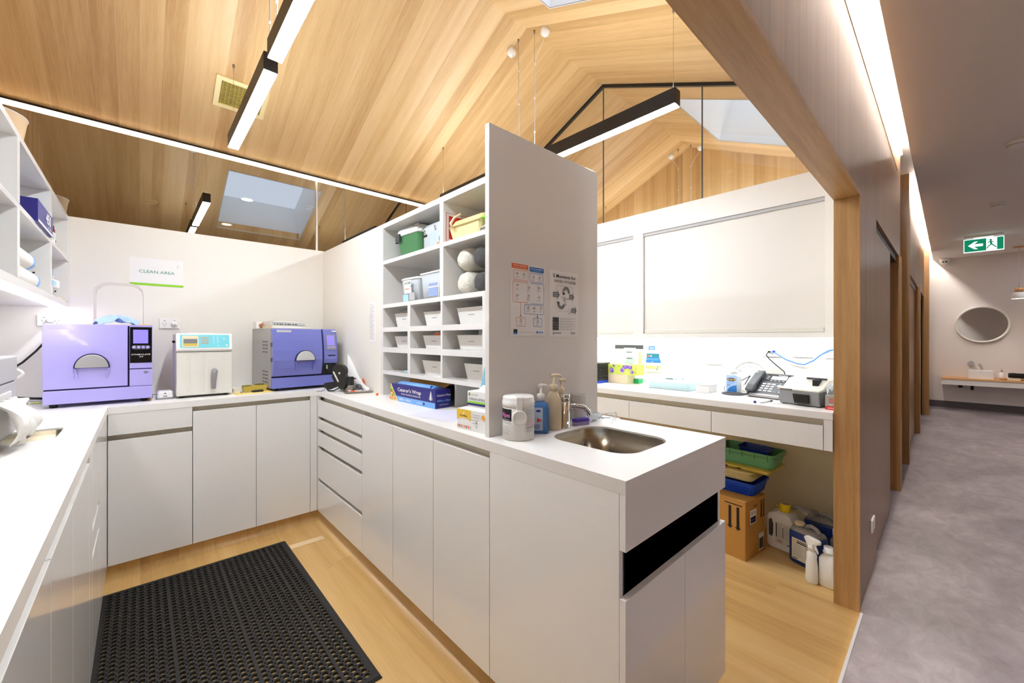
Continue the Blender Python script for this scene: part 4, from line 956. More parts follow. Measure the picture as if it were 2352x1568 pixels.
# list sheet on right wall
T = thing('notice_sheet', 'narrow pale list sheet taped to the right wall beside the pigeonholes', 'notice', (1.2395, 2.832, 1.372), -PI/2)
MB().box(-.055, .055, -.0008, 0, 0, .292).build('sheet', M_paper, T)
p = front(-.0009)
for i in range(20): p.rect(-.045, .27-i*.013, .05+.035*((i*7) % 5)/5, .003, M_plg)
p.build('print', T)
# ---- cling wrap carton
T = thing('cling_wrap_carton', 'long purple-blue cling wrap carton with its brown flap open on the right bench', 'carton', (1.247, 2.19, TOP), math.radians(-88))
Lc, Dc, Hc = .255, .050, .105
MB().box(-Lc, Lc, -Dc, Dc, 0, Hc).build('carton_body', M_dblue, T, .001)
MB().rings([[(-Lc+.06, Dc-.005, Hc), (Lc-.05, Dc-.005, Hc), (Lc-.05, Dc-.002, Hc), (-Lc+.06, Dc-.002, Hc)], [(-Lc+.03, Dc+.035, Hc+.032), (Lc-.02, Dc+.035, Hc+.030), (Lc-.02, Dc+.038, Hc+.031), (-Lc+.03, Dc+.038, Hc+.033)]], smooth=False).build('flap', M_card, T)
MB().rings([[(x, r*math.cos(2*PI*j/16)+.005, Hc-.006+r*.55*math.sin(2*PI*j/16)) for j in range(16)] for x, r in ((-Lc+.05, .035), (Lc-.06, .035))]).build('film_roll', M_lblue, T)
p = front(-Dc-.0003, -Lc, 0)
p.poly([(0, 0), (.10, 0), (.008, Hc), (0, Hc)], M_gold)
rnd = random.Random(5)
for i in range(26):
    yy = rnd.uniform(.004, Hc-.02); xx = rnd.uniform(.002, max(.004, .092*(1-yy/Hc)-.004)); p.disc(xx, yy, rnd.uniform(.004, .009), rnd.choice([M_red, M_porange, M_bgreen, M_green, M_yellow, M_cream, mat('salmon', S(240, 150, 120), .6)]))
p.poly([(.10, 0), (2*Lc, 0), (2*Lc, .032), (.074, .032)], M_lblue); p.poly([(.100, 0), (.104, 0), (.012, Hc), (.008, Hc)], M_paper)
p.text("Caterer's Wrap", .095, .064, .03, M_paper, fit=.27, bold=True); p.text('Premium Food Service Packaging Film', .14, .046, .012, M_paper, fit=.22, bold=True)
p.text('600m x 45cm', .115, .010, .018, M_paper, fit=.14, bold=True); p.text('WRAP', .32, .010, .012, M_paper, fit=.05); p.rect(.386, .008, .018, .016, M_dblue)
p.poly([(.455, .046), (.475, .046), (.466, .094)], M_paper); p.line(.449, .046, .466, .094, .003, M_paper); p.line(.484, .046, .468, .094, .003, M_paper); p.disc(.4655, .05, .0085, M_paper)
p.build('front_print', T)
p = Print((Lc+.0003, -Dc, 0), (0, 1, 0), FZ); p.text("Caterer's Wrap", .055, .068, .016, M_paper, fit=.095, align='C', bold=True); p.text('600m x 45cm', .055, .038, .016, M_lblue, fit=.09, align='C', bold=True); p.text('MACHINE CUT', .055, .018, .006, M_paper, fit=.06, align='C', bold=True)
p.build('end_print', T)
MB().sphere((.17, -.02, Hc+.006), .009, 0, 10, 8).build('blue_tab', M_blue, T)
# paper sheet, green slip
o = MB().quad((0, 0, 0), (.21, 0, 0), (.21, .297, 0), (0, .297, 0)).build('paper_sheet', mat('lilac_paper', S(218, 218, 240), .6), None); o.location = (1.145, 1.76, TOP+.0008); o.rotation_euler = (0, 0, .25); tag(o, 'pale lilac sheet lying on the bench in front of the cling wrap carton', 'paper')
o = MB().box(0, .075, 0, .105, 0, .001).build('sticky_note', mat('mint_paper', S(196, 240, 200), .7)); o.location = (1.27, 1.66, TOP+.0012); o.rotation_euler = (0, 0, .3); tag(o, 'mint green slip of paper beside the glove boxes', 'paper')
# ---- glove box and mask box
T = thing('glove_box', 'white nitrile glove box with lime and navy stripes, behind the mask box', 'box', (1.165, 1.44, TOP), math.radians(-84))
MB().box(-.085, .085, -.035, .035, 0, .150).build('carton_body', M_paper, T, .001)
MB().rings([[(-.08, .030, .150), (.08, .030, .150), (.08, .033, .150), (-.08, .033, .150)], [(-.075, .055, .168), (.075, .055, .172), (.075, .058, .173), (-.075, .058, .169)]], smooth=False).build('flap', M_paper, T)
p = front(-.0353, -.085, 0); p.disc(.014, .135, .006, M_ink, .008); p.disc(.016, .135, .004, M_bgreen, .006); p.text('HALYARD', .026, .131, .01, M_pgrey, fit=.045)
p.text('STERLING NITRILE', .010, .110, .014, M_pgrey, fit=.105, bold=True); p.text('0', .142, .106, .026, M_ink, fit=.014, bold=True)
p.rect(0, .096, .17, .008, M_bgreen); p.rect(0, .086, .17, .009, M_dblue)
for i in range(3): p.rect(.014+i*.055, .072, .03, .004, M_plg)
for i in range(9): p.rect(.112+i*.0052, .050, .0022+.0012*(i % 3), .016, M_dgp)
p.rect(.03, .058, .05, .003, M_plg); p.build('front_print', T)
T = thing('mask_box', 'white face mask box with yellow panel at front of the bench', 'box', (1.062, 1.375, TOP), math.radians(-86))
MB().box(-.098, .098, -.028, .028, 0, .088).build('carton_body', M_paper, T, .001)
p = front(-.0283, -.098, 0); p.poly([(.0, .040), (.0, .086), (.092, .086), (.092, .040), (.07, .048), (.045, .051), (.02, .048)], mat('amber_print', S(238, 196, 62), .6)); p.disc(.046, .071, .005, M_paper)
p.text('Face Mask', .046, .056, .010, M_dgp, fit=.05, align='C', bold=True)
for i in range(8): p.disc(.008+i*.012, .014, .004, (M_porange, M_pgrey, M_orange, M_plg)[i % 4], .006)
p.disc(.172, .066, .011, mat('amber_print2', S(246, 178, 70), .6))
for i in range(4): p.rect(.104, .070-i*.012, .05-.006*i, .003, M_plg)
p.disc(.130, .04, .003, M_dgp); p.rect(.129, .018, .003, .008, M_pgrey); p.build('front_print', T)
# ---- peninsula bottles and tap
CAM = math.radians(-45)
T = thing('wipes_tub', 'large white wipes tub with flip cap hanging down on the peninsula', 'tub', (1.102, 1.158, TOP), math.radians(-46))
MB().lathe([(.058, 0), (.063, .004), (.063, .125), (.060, .127)], 0, 0, 0, 40).build('tub', M_white, T)
MB().lathe([(.0625, .127), (.0645, .129), (.0645, .148), (.062, .150), (.0625, .162), (.058, .168), (.02, .171)], 0, 0, 0, 40).build('lid', M_white, T)
b = MB().box(-.012, .012, -.066, -.02, .166, .172).box(-.011, .011, -.074, -.064, .118, .170); b.xf(Matrix.Rotation(math.radians(6), 4, 'Z')).build('cap_strap', M_white, T, .002)
lathe_y([(.012, -.066), (.028, -.068), (.029, -.076), (.022, -.078), (.021, -.073)], .008, .092, 28).build('flip_cap', M_white, T)
MB().prism([(-.012, .066), (.026, .066), (.030, .085), (-.015, .085)], -.075, -.066, axis='Y').build('cap_tab', M_white, T, .002)
def curved(name, T, r, rows):
    """label wrapped on a round body; rows = (a0, a1, z0, z1, material)"""
    b = MB(); ms = []
    for k, (a0, a1, z0, z1, m) in enumerate(rows):
        if m not in ms: ms.append(m)
        rr_ = r+.0003+.00012*k; n = max(2, int(abs(a1-a0)/6)); R = [[(rr_*math.sin(math.radians(a0+(a1-a0)*i/n)), -rr_*math.cos(math.radians(a0+(a1-a0)*i/n)), z) for i in range(n+1)] for z in (z0, z1)]
        n0 = len(b.f); b.rings(R, 0, True, False, False, False)
        for q in range(n0, len(b.f)): b.m[q] = ms.index(m)
    return b.build(name, ms, T)
def curved_text(name, T, r, s, a0, size, z, m, fit_deg, bold=True):
    V, F = text_mesh(s, bold); xs = [v[0] for v in V]; w0 = max(xs)-min(xs)
    b = MB().add([(r*math.sin(math.radians(a0+(x-min(xs))/w0*fit_deg)), -r*math.cos(math.radians(a0+(x-min(xs))/w0*fit_deg)), z+y*size) for x, y in V], F); return b.build(name, m, T)
curved('label', T, .063, [(-95, -22, .076, .122, M_ink)]+[(-88, -24, .070-.0045*i, .072-.0045*i, M_plg) for i in range(2)]+[(-70, -36+((i*5) % 9), .052-.0055*i, .0535-.0055*i, M_plg) for i in range(6)]+[(30, 84, .118-.0048*i, .1205-.0048*i, M_plg) for i in range(10)]+[(30, 84, .058, .070, mat('pale_pink_print', S(214, 190, 200), .6)), (30, 84, .050, .0525, M_pgrey)]+[(30, 62, .044-.004*i, .0455-.004*i, M_plg) for i in range(3)])
curved_text('lettering', T, .0638, 'V-Wipes', -92, .024, .090, M_pink, 64); curved_text('lettering', T, .0638, 'Hospital Grade Disinfectant', -84, .006, .079, M_paper, 54, False)
def pump_top(T, z, m, r=.016, arm=.04, rz=0.0, h=.05):
    MB().lathe([(r, 0), (r, .026), (r*.6, .030), (.006, .032), (.006, .032+h*.6)], 0, 0, z, 20).build('pump_collar', m, T)
    c, s = math.cos(rz), math.sin(rz)
    MB().tube([(-.012*c, -.012*s, z+.032+h*.62), (0, 0, z+.036+h*.62), (arm*.8*c, arm*.8*s, z+.034+h*.62), (arm*c, arm*s, z+.026+h*.62)], [.006, .0075, .0055, .004], 8).build('pump_spout', m, T)
T = thing('gel_bottle', 'square clear pump bottle of blue gel behind the wipes tub', 'bottle', (1.236, 1.162, TOP), math.radians(-50))
MB().rings([rrect(-.034+i, .034-i, -.030+i, .030-i, .012, z_) for z_, i in ((0, .004), (.004, 0), (.108, 0), (.122, .004), (.128, .016), (.134, .020))], smooth=True).build('bottle', M_bluegel, T)
pump_top(T, .133, M_white, .016, .035, .6, .045)
MB().tube([(0, 0, .012), (0, 0, .13)], .004, 8).build('dip_tube', M_frost, T)
p = front(-.0303, -.034, 0); p.rr(.006, .014, .038, .094, .004, mat('pale_blue_label', S(186, 204, 226), .5)); p.disc(.026, .094, .010, M_dblue, .005); p.poly([(.020, .046), (.042, .056), (.020, .066)], M_red)
for i in range(4): p.rect(.010, .036-.005*i, .022, .002, M_dblue)
p.build('label', T)
T = thing('lotion_bottle', 'tall cream pump bottle in the middle of the peninsula group', 'bottle', (1.318, 1.164, TOP), math.radians(-30))
MB().rings([[(a*math.cos(2*PI*j/28), c*math.sin(2*PI*j/28), z_) for j in range(28)] for z_, a, c in ((0, .032, .024), (.006, .036, .028), (.09, .0365, .029), (.125, .034, .027), (.148, .026, .022), (.162, .018, .016), (.168, .016, .015))]).build('bottle', M_cream, T)
pump_top(T, .166, M_cream, .018, .040, .2, .052)
T = thing('soap_bottle', 'amber pump bottle with a purple label hidden behind the chrome tap', 'bottle', (1.414, 1.201, TOP), 0)
MB().lathe([(.026, 0), (.029, .005), (.029, .105), (.022, .125), (.013, .135), (.013, .142)], 0, 0, 0, 24).build('bottle', mat('amber_plastic', S(176, 128, 50), .25), T)
curved('label', T, .029, [(-80, 60, .05, .10, mat('dark_purple_print', S(52, 34, 84), .5))])
pump_top(T, .140, M_cream, .014, .036, .1, .045)
T = thing('paper_cups', 'stack of ribbed white plastic cups behind the chrome tap', 'cups', (1.545, 1.197, TOP))
MB().lathe([(.026, 0), (.034, .092), (.036, .095)]+[q for i in range(8) for q in ((.0365, .096+i*.004), (.0355, .099+i*.004))], 0, 0, 0, 28, cap1=False).build('nested_cups', M_white, T)
T = thing('mixer_tap', 'chrome pillar tap with curved spout beside the peninsula sink', 'tap', (1.375, 1.146, TOP))
MB().lathe([(.024, 0), (.022, .004), (.0195, .006), (.0195, .118)], 0, 0, 0, 28).build('pillar', M_chrome, T)
MB().lathe([(.0195, .120), (.021, .121), (.021, .146), (.018, .149)], 0, 0, 0, 28).build('lever_cap', M_chrome, T)
MB().tube([(0, 0, .094), (.05, -.022, .094), (.085, -.037, .086), (.105, -.046, .066), (.112, -.05, .048)], [.011, .011, .011, .0115, .012], 14).build('spout', M_chrome, T)
T = thing('scrub_brush', 'small nail brush with purple back and clear bristles by the sink', 'brush', (1.475, 1.137, TOP), math.radians(-16))
MB().rings([rrect(-.045+i, .045-i, -.014+i, .014-i, .012, z_) for z_, i in ((.016, .002), (.020, 0), (.026, 0), (.031, .004))]).build('back', M_purple, T)
b = MB()
for i in range(10):
    for j in range(4): b.box(-.037+i*.0082-.002, -.037+i*.0082+.002, -.0095+j*.0063-.0018, -.0095+j*.0063+.0018, .001, .017)
b.build('bristles', mat('lilac_bristle', S(196, 180, 226), .6), T)
crumple_at('clear_packet', (1.600, 1.165, TOP+.0006), .13, .055, .035, M_frost, 9, 'crumpled clear plastic packet between the brush and the goggles', 'packet', .1)
T = thing('safety_goggles', 'clear plastic safety glasses lying folded at the far side of sink', 'glasses', (1.612, 1.055, TOP), math.radians(20))
for s in (-1, 1):
    MB().rings([[(s*(.033+.026*math.cos(2*PI*j/24)), -.004*math.cos(2*PI*j/24)**2+d, .026+.023*math.sin(2*PI*j/24)) for j in range(24)] for d in (0, .0015)]).build('lens', M_clear, T)
    MB().tube([(s*.058, 0, .036), (s*.066, .02, .036), (s*.05, .06, .03), (s*.0, .068, .015)], .0028, 6).build('temple', M_frost, T)
MB().tube([(-.008, 0, .032), (0, -.004, .036), (.008, 0, .032)], .003, 6).build('bridge', M_frost, T)
# ---- posters on the end panel
def poster(label, x0, x1, z0, z1):
    T = thing('poster', label, 'poster', ((x0+x1)/2, 1.2352, z0)); w_, h_ = x1-x0, z1-z0
    MB().box(-w_/2, w_/2, -.0008, 0, 0, h_).build('sheet', M_paper, T)
    return T, Print((-w_/2, -.0009, 0), FX, FZ, .00025), w_, h_
T, p, w_, h_ = poster('hand rub and hand wash poster with orange and blue boxes on end panel', 1.130, 1.338, 1.409, 1.716)
p.rect(.006, .284, .098, .021, M_porange); p.rect(.112, .280, .090, .021, M_pblue)
p.text('How to handrub?', .055, .2955, .008, M_paper, fit=.075, align='C', bold=True); p.text('WITH ALCOHOL-BASED FORMULATION', .055, .288, .004, M_paper, fit=.075, align='C')
p.text('How to handwash?', .157, .2915, .008, M_paper, fit=.075, align='C', bold=True); p.text('WITH SOAP AND WATER', .157, .285, .004, M_paper, fit=.05, align='C')
p.outline(.016, .236, .086, .042, .0016, .006, M_porange); p.outline(.114, .234, .084, .040, .0016, .006, M_pblue)
p.outline(.012, .142, .10, .088, .0016, .006, M_porange); p.outline(.112, .140, .090, .090, .0016, .006, M_pblue); p.rect(.100, .140, .020, .094, M_paper)
p.outline(.080, .094, .122, .042, .0016, .006, M_pblue); p.outline(.030, .040, .056, .040, .0016, .006, M_porange); p.outline(.134, .040, .056, .038, .0016, .006, M_pblue)
p.rect(.057, .086, .002, .056, M_porange); p.poly([(.054, .088), (.062, .088), (.058, .081)], M_dgp); p.rect(.160, .082, .002, .012, M_pblue); p.poly([(.156, .086), (.166, .086), (.161, .079)], M_dgp)
def hands(x, y, s, seed):
    rnd = random.Random(seed)
    p.ring(x, y, s*.55, s*.66, M_plg, rnd.uniform(0, 2), rnd.uniform(4, 6), 12)
    for k in range(4): a = rnd.uniform(0, 6.3); p.line(x+.2*s*math.cos(a), y+.2*s*math.sin(a), x+s*math.cos(a), y+s*math.sin(a), .0016, M_pgrey)
    p.disc(x+s*.2, y, s*.32, M_plg)
    p.rect(x-s, y-s*1.45, s*2, .0014, M_plg); p.rect(x-s, y-s*1.75, s*1.5, .0014, M_plg)
for i, (x, y) in enumerate(((.04, .262), (.078, .262), (.134, .258), (.176, .258), (.038, .212), (.105, .212), (.170, .212), (.038, .170), (.105, .170), (.170, .170), (.104, .122), (.142, .122), (.182, .122), (.058, .064), (.162, .064))): hands(x, y, .010, i)
p.rect(.016, .014, .022, .014, M_ink); p.rect(.016, .008, .022, .007, M_pblue); p.rect(.045, .014, .10, .0014, M_plg); p.disc(.158, .016, .005, M_pblue); p.rect(.166, .013, .03, .006, M_lblue)
p.build('print', T)
T, p, w_, h_ = poster('black and white hand hygiene poster on end panel, right of the coloured one', 1.370, 1.583, 1.405, 1.713)
p.text('5 Moments for', .108, .276, .022, M_ink, fit=.165, align='C', bold=True); p.text('HAND HYGIENE', .112, .254, .018, M_pgrey, fit=.155, align='C', bold=True)
p.outline(.045, .120, .125, .120, .0012, .015, M_plg)
def arrow(x, y, w, h): p.poly([(x, y-h/2), (x+w*.62, y-h/2), (x+w*.62, y-h), (x+w, y), (x+w*.62, y+h), (x+w*.62, y+h/2), (x, y+h/2)], M_pgrey); p.rect(x+.005, y-h*.25, w*.45, h*.12, M_plg); p.rect(x+.005, y+h*.1, w*.45, h*.12, M_plg)
arrow(.024, .196, .048, .024); arrow(.140, .192, .038, .022); arrow(.158, .128, .038, .022)
p.ring(.118, .212, .012, .026, M_pgrey, -.3, 3.0, 14); p.poly([(.090, .214), (.112, .206), (.096, .194)], M_dgp)
p.ring(.082, .158, .014, .028, M_pgrey, 3.1, 6.1, 14); p.poly([(.050, .166), (.072, .162), (.058, .146)], M_dgp)
p.disc(.106, .178, .012, M_plg); p.line(.082, .188, .138, .178, .005, M_plg); p.line(.104, .170, .118, .148, .007, M_plg); p.ring(.140, .122, .010, .012, M_plg)
for i in range(5): p.rect(.022, .080-i*.0122, .042, .0112, M_dgp); p.rect(.070, .086-i*.0122, .115, .0016, M_plg); p.rect(.070, .082-i*.0122, .085+.01*(i % 3), .0016, M_plg)
p.disc(.028, .016, .003, M_dgp, .006); p.rect(.036, .016, .045, .004, M_pgrey); p.rect(.150, .012, .034, .012, M_plg); p.build('print', T)
# ---- rubber mat
def mat_mesh(x0, x1, y0, y1, pitch=.031, h=.012):
    nx = int((x1-x0)/pitch)-1; ny = int((y1-y0)/pitch)-1; mx = ((x1-x0)-nx*pitch)/2; my = ((y1-y0)-ny*pitch)/2
    V = []; F = []; s = .0042; r = .0118; N = 16
    for i in range(nx):
        for j in range(ny):
            cx, cy = x0+mx+(i+.5)*pitch, y0+my+(j+.5)*pitch; q = pitch/2; o = len(V)
            rib = (i+1) % 8 == 0
            sr = .0005 if ((i*3+j*5) % 11 == 0) else s
            O = []
            for k in range(4):
                c, sn = (1, 0, -1, 0)[k], (0, 1, 0, -1)[k]
                def ro(a, b_): return (cx+a*c-b_*sn, cy+a*sn+b_*c)
                O += [ro(q, 0), ro(q, q-sr), ro(q-sr*.72, q-sr*.72), ro(q-sr, q)]
            I = [(cx+r*math.cos(a), cy+r*math.sin(a)*.98) for a in [2*PI*k/N for k in range(N)]]
            ang = []
            for k in range(4): b_ = k*PI/2; ang += [b_, b_+PI/4-.17, b_+PI/4, b_+PI/4+.17]
            I = [(cx+r*math.cos(a), cy+r*math.sin(a)) for a in ang]
            for P_, z in ((O, h), (I, h), (I, .0005), (O, .0005)):
                V += [(a, b_, z) for a, b_ in P_]
            for k in range(N):
                k2 = (k+1) % N
                F.append((o+k, o+k2, o+N+k2, o+N+k)); F.append((o+N+k, o+N+k2, o+2*N+k2, o+2*N+k))
                if k % 4 in (1, 2): F.append((o+k, o+3*N+k, o+3*N+k2, o+k2))
    b = MB(); b.add(V, F)
    xa, xb, ya, yb = x0+mx, x0+mx+nx*pitch, y0+my, y0+my+ny*pitch
    I = [(xa, ya), (xb, ya), (xb, yb), (xa, yb)]; O = [(x0+.008, y0+.008), (x1-.008, y0+.008), (x1-.008, y1-.008), (x0+.008, y1-.008)]; E = [(x0, y0), (x1, y0), (x1, y1), (x0, y1)]
    b.rings([[(x, y, .0) for x, y in I], [(x, y, h) for x, y in I], [(x, y, h) for x, y in O], [(x, y, .004) for x, y in E], [(x, y, 0) for x, y in E]], smooth=False, cap0=False, cap1=False)
    for k in range(1, int(nx/8)+1):
        x = xa+k*8*pitch
        if x < xb-.02: b.box(x-.0065, x+.0065, ya, yb, h-.003, h+.0012)
    return b
o = mat_mesh(-.165, .733, 1.583, 3.093).build('rubber_mat', M_rubber); tag(o, 'black rubber drainage mat with round holes on the timber floor', 'mat')
o = MB().box(.738, .948, -.03, .03, 0, .0006).build('floor_tape', mat('beige_tape', S(228, 200, 160), .5)); o.location = (.843, 2.985, .0003); o.rotation_euler = (0, 0, -.03); tag(o, 'strip of beige tape on the floor beside the rubber mat', 'tape')
# ================================================================ LEFT SIDE: DISPENSER AND SHELF CONTENTS
T = thing('towel_dispenser', 'grey paper towel dispenser with a towel hanging out, at left edge', 'dispenser', (-.365, 2.36, 1.03), PI/2)
MB().box(-.30, .165, 0, .375, .0, .20).build('case', M_lgrey, T, .006)
MB().box(-.30, .165, -.004, .375, .204, .30).build('lid', M_lgrey, T, .006)
MB().box(-.295, .16, .004, .37, .198, .206).build('lid_gap', M_dgrey, T)
MB().box(-.20, .06, -.006, .01, .02, .17).build('slot_window', M_white, T, .003)
MB().prism([(.0, 0.0), (.375, 0.0), (.375, -.02), (.30, -.0235), (.05, -.0235)], -.20, .10, axis='X').build('drip_base', M_grey, T, .003)
MB().box(-.28, .13, .05, .33, .30, .314).build('top_sheet', M_sky, T, .002)
b = MB(); R = []
for i in range(22):
    t = i/21; z = .15-.145*t; y = -.012-.045*math.sin(t*2.6)-.02*t
    R.append([(-.22+.26*k/11+.012*math.sin(k*1.9+t*4), y-.012*math.sin(k*2.1+t*5)-.006*math.sin(k*4.7), z+.012*math.sin(k*1.3)*t) for k in range(12)])
b.rings(R, closed=False, cap0=False, cap1=False); o = b.build('hanging_towel', M_wcloth, T); s = o.modifiers.new('thick', 'SOLIDIFY'); s.thickness = .0015
b = MB(); R = []
for i in range(16):
    t = i/15; a = PI*(1.0-1.05*t)
    R.append([(.055+.030*math.cos(a)+.004*math.sin(k*3+t*6), -.012-.035*k/5-.004*math.sin(i*1.3), .055+.085*math.sin(a)+(-.09*max(0, t-.6))) for k in range(6)])
b.rings(R, closed=False, cap0=False, cap1=False); o = b.build('towel_loop', M_wcloth, T); s = o.modifiers.new('thick', 'SOLIDIFY'); s.thickness = .0015
o = MB().tube([(-.56+.035*math.cos(a), 2.76, 1.245+.022*math.sin(a)) for a in [2*PI*i/20 for i in range(20)]], .006, 8, loop=True).build('hose_loop', M_white)
o.location.x = -.415; o.location.z = 1.245-.03; tag(o, 'small white tubing loop behind the hand towel dispenser', 'hose')
# basket on top of left shelf
T = thing('basket', 'round cream basket standing on top of the left wall shelf', 'basket', (-.565, 3.16, 2.1955))
MB().lathe([(.10, 0), (.105, .01), (.145, .29), (.148, .30), (.142, .30), (.10, .015)], 0, 0, 0, 32, cap1=False).build('basket_body', mat('pale_tan_weave', S(226, 200, 164), .7), T)
MB().tube([(.146*math.cos(a), .146*math.sin(a), .30) for a in [2*PI*i/32 for i in range(32)]], .004, 6, loop=True).build('rim', M_white, T)
# left shelf contents
T = thing('bag_carton', 'navy carton marked 450 on the left shelf, partly hidden by shelf edge', 'carton', (-.385, 2.955, 1.9225), PI/2)
MB().box(-.20, .215, -.05, .05, 0, .10).build('carton_body', M_dblue, T, .001)
p = front(-.0503); p.text('450', .005, .038, .07, M_paper, fit=.14, bold=True); p.text('mm x 300m', .055, .018, .014, M_paper, fit=.10, bold=True); p.rect(-.2, 0, .415, .010, M_paper); p.build('print', T)
T = thing('small_carton', 'little white carton with a barcode next to the navy carton', 'carton', (-.40, 3.30, 1.9225), PI/2)
MB().box(-.05, .05, -.055, .05, 0, .085).build('carton_body', M_paper, T, .001)
p = front(-.0553); p.rect(-.045, .05, .05, .034, M_ink); p.rect(-.04, .01, .045, .03, M_plg); p.rect(.01, .055, .03, .02, M_red); p.build('print', T)
rolls = [(-.40, 1.674, 2.47, 3.02, 'lowest front white pouch roll on the left shelf'), (-.495, 1.674, 2.47, 2.98, 'white pouch roll at the back of the lowest layer, left shelf'), (-.405, 1.757, 2.47, 2.94, 'white pouch roll lying on the lowest one, left shelf'), (-.45, 1.836, 2.47, 2.86, 'topmost white pouch roll with a blue end, left shelf')]
for x, z, y0, y1, lab in rolls:
    T = thing('pouch_roll', lab, 'roll', (x, (y0+y1)/2, z), 0, 'pouch rolls on the left shelf')
    L = (y1-y0)/2
    MB().rings([[(r*math.cos(2*PI*j/24), y, r*math.sin(2*PI*j/24)) for j in range(24)] for r, y in ((.036, -L), (.041, -L+.004), (.041, L-.004), (.036, L))]).build('paper', M_wcloth, T)
    MB().rings([[(r*math.cos(2*PI*j/24), y, r*math.sin(2*PI*j/24)) for j in range(24)] for r, y in ((.0412, L-.05), (.0415, L-.035), (.0415, L-.006), (.0412, L-.004))], cap0=False, cap1=False).build('blue_band', M_lblue, T)
for i, (y, z, lab) in enumerate(((3.36, 1.6325, 'bottom white packet of the right end stack, left shelf'), (3.38, 1.683, 'middle white packet with blue print, right end of the left shelf'), (3.35, 1.734, 'top white packet of the right end stack, left shelf'))):
    T = thing('dressing_packet', lab, 'packet', (-.415, y, z), PI/2+(.1, -.12, .08)[i], 'packets at the right end of the left shelf')
    MB().box(-.10, .12, -.06, .08, 0, .048).build('wrap', M_wcloth, T, .008)
    p = front(-.0604); p.rect(-.06, .006, .05, .034, M_lblue if i else M_pblue); p.rect(0, .012, .05, .024, M_dgp if i == 0 else M_sky); p.build('print', T)
o = MB().box(-.004, .004, -.16, .16, 0, .006).build('yellow_strip', M_gold); o.location = (-.352, 3.64, 1.6325); tag(o, 'pale yellow strip along the shelf edge at its right end', 'strip')
T = thing('bottle_crate', 'white crate with a green striped print, cut by left edge of photo', 'crate', (-.40, 2.06, 1.6325), PI/2)
MB().box(-.10, .085, -.04, .12, 0, .17).build('crate_body', M_frost, T, .004)
p = front(-.0403)
for i in range(7): p.rect(-.09, .035+i*.016, .165, .006, M_lgreen)
p.build('print', T)
# ================================================================ PIGEONHOLE CONTENTS
RZ = -PI/2
def bin_(label, y0, y1, x, z, h, tilt=0, tagtext=True):
    T = thing('storage_bin', label, 'bin', (x, (y0+y1)/2, z+.0005), RZ+tilt, 'white pigeonhole bins')
    w2 = (y1-y0)/2
    MB().tray(-w2, w2, 0, .26, 0, h, .003, .012, .014, .008, .004).build('tub', M_white, T)
    p = Print((-.035, .0139-.014*.62, h*.62), FX, Vector((0, -.014, h)).normalized()); p.rect(0, -.008, .07, .007, M_paper); p.rect(.006, -.006, .052, .003, M_pgrey); p.build('name_tag', T)
    return T
bin_('white bin in top row of small pigeonholes, left column, stuffed with packets', 2.325, 2.585, 1.285, Z[2], .092)
bin_('white bin in top row of small pigeonholes, middle column, a white block above it', 1.96, 2.20, 1.285, Z[2], .085)
bin_('white bin in top row of small pigeonholes, right column', 1.58, 1.845, 1.285, Z[2], .090)
bin_('white bin in second row of small pigeonholes, left column', 2.325, 2.585, 1.285, Z[1], .074)
bin_('white bin in second row of small pigeonholes, middle column, orange packet on it', 1.96, 2.21, 1.285, Z[1], .078)
bin_('white bin in second row of small pigeonholes, right column, papers poking out', 1.58, 1.845, 1.285, Z[1], .078)
bin_('white bin in third row of small pigeonholes, middle column', 1.955, 2.235, 1.295, Z[0], .086)
bin_('white bin in third row of small pigeonholes, right column, blue gloves on top', 1.58, 1.80, 1.30, Z[0], .086)
def packs(items):
    for nm, loc, size, rot, m, lab, cat in items:
        o = MB().box(-size[0]/2, size[0]/2, -size[1]/2, size[1]/2, 0, size[2]).build(nm, m, None, min(.002, size[2]*.3)); o.location = loc; o.rotation_euler = rot; tag(o, lab, cat)
crumple_at('wrapped_packets', (1.40, 2.45, Z[2]+.0935), .17, .20, .034, M_wcloth, 21, 'heap of pale blue-white packets in the top left small bin', 'packets', .3)
packs([('white_block', (1.40, 2.00, Z[2]+.0862), (.10, .09, .028), (0, 0, .1), M_paper, 'white block resting over the middle bin of top small row', 'box'),
       ('orange_packet', (1.325, 2.04, Z[1]+.0792), (.03, .13, .014), (0, .0, .15), M_orange, 'orange and white packet lying over a middle column bin', 'packet'),
       ('white_packet', (1.40, 2.08, Z[1]+.0792), (.08, .20, .022), (.0, .0, .05), M_paper, 'long white packet tilted over a middle column bin', 'packet'),
       ('paper_slip', (1.37, 1.73, Z[1]+.062), (.003, .045, .060), (0, 0, .1), M_paper, 'white paper slip poking from the right bin, second row', 'paper'),
       ('paper_pack', (1.42, 1.63, Z[1]+.062), (.03, .06, .05), (0, 0, 0), M_paper, 'white pack poking from the right bin, second row', 'packet'),
       ('foil_packet', (1.35, 2.40, Z[0]+.001), (.13, .10, .008), (0, 0, .3), M_sky, 'flat pale blue packet in the third row left pigeonhole', 'packet'),
       ('dark_packet', (1.37, 2.44, Z[0]+.010), (.05, .12, .008), (0, 0, -.2), M_teal, 'dark teal packet on the pale blue one, third row left', 'packet'),
       ('yellow_token', (1.262, 2.335, Z[0]+.0005), (.014, .014, .012), (0, 0, .4), M_yellow, 'tiny yellow plastic token on the third row shelf edge', 'token'),
       ('ring_binder', (1.50, 2.10, TOP+.0005), (.05, .30, .075), (0, 0, 0), M_grey, 'grey binder lying behind the cling wrap carton', 'binder')])
crumple_at('blue_gloves', (1.42, 1.68, Z[0]+.087), .11, .13, .034, mat('blue_nitrile', S(120, 186, 214), .5), 33, 'bunch of blue nitrile gloves in the third row right bin', 'gloves')
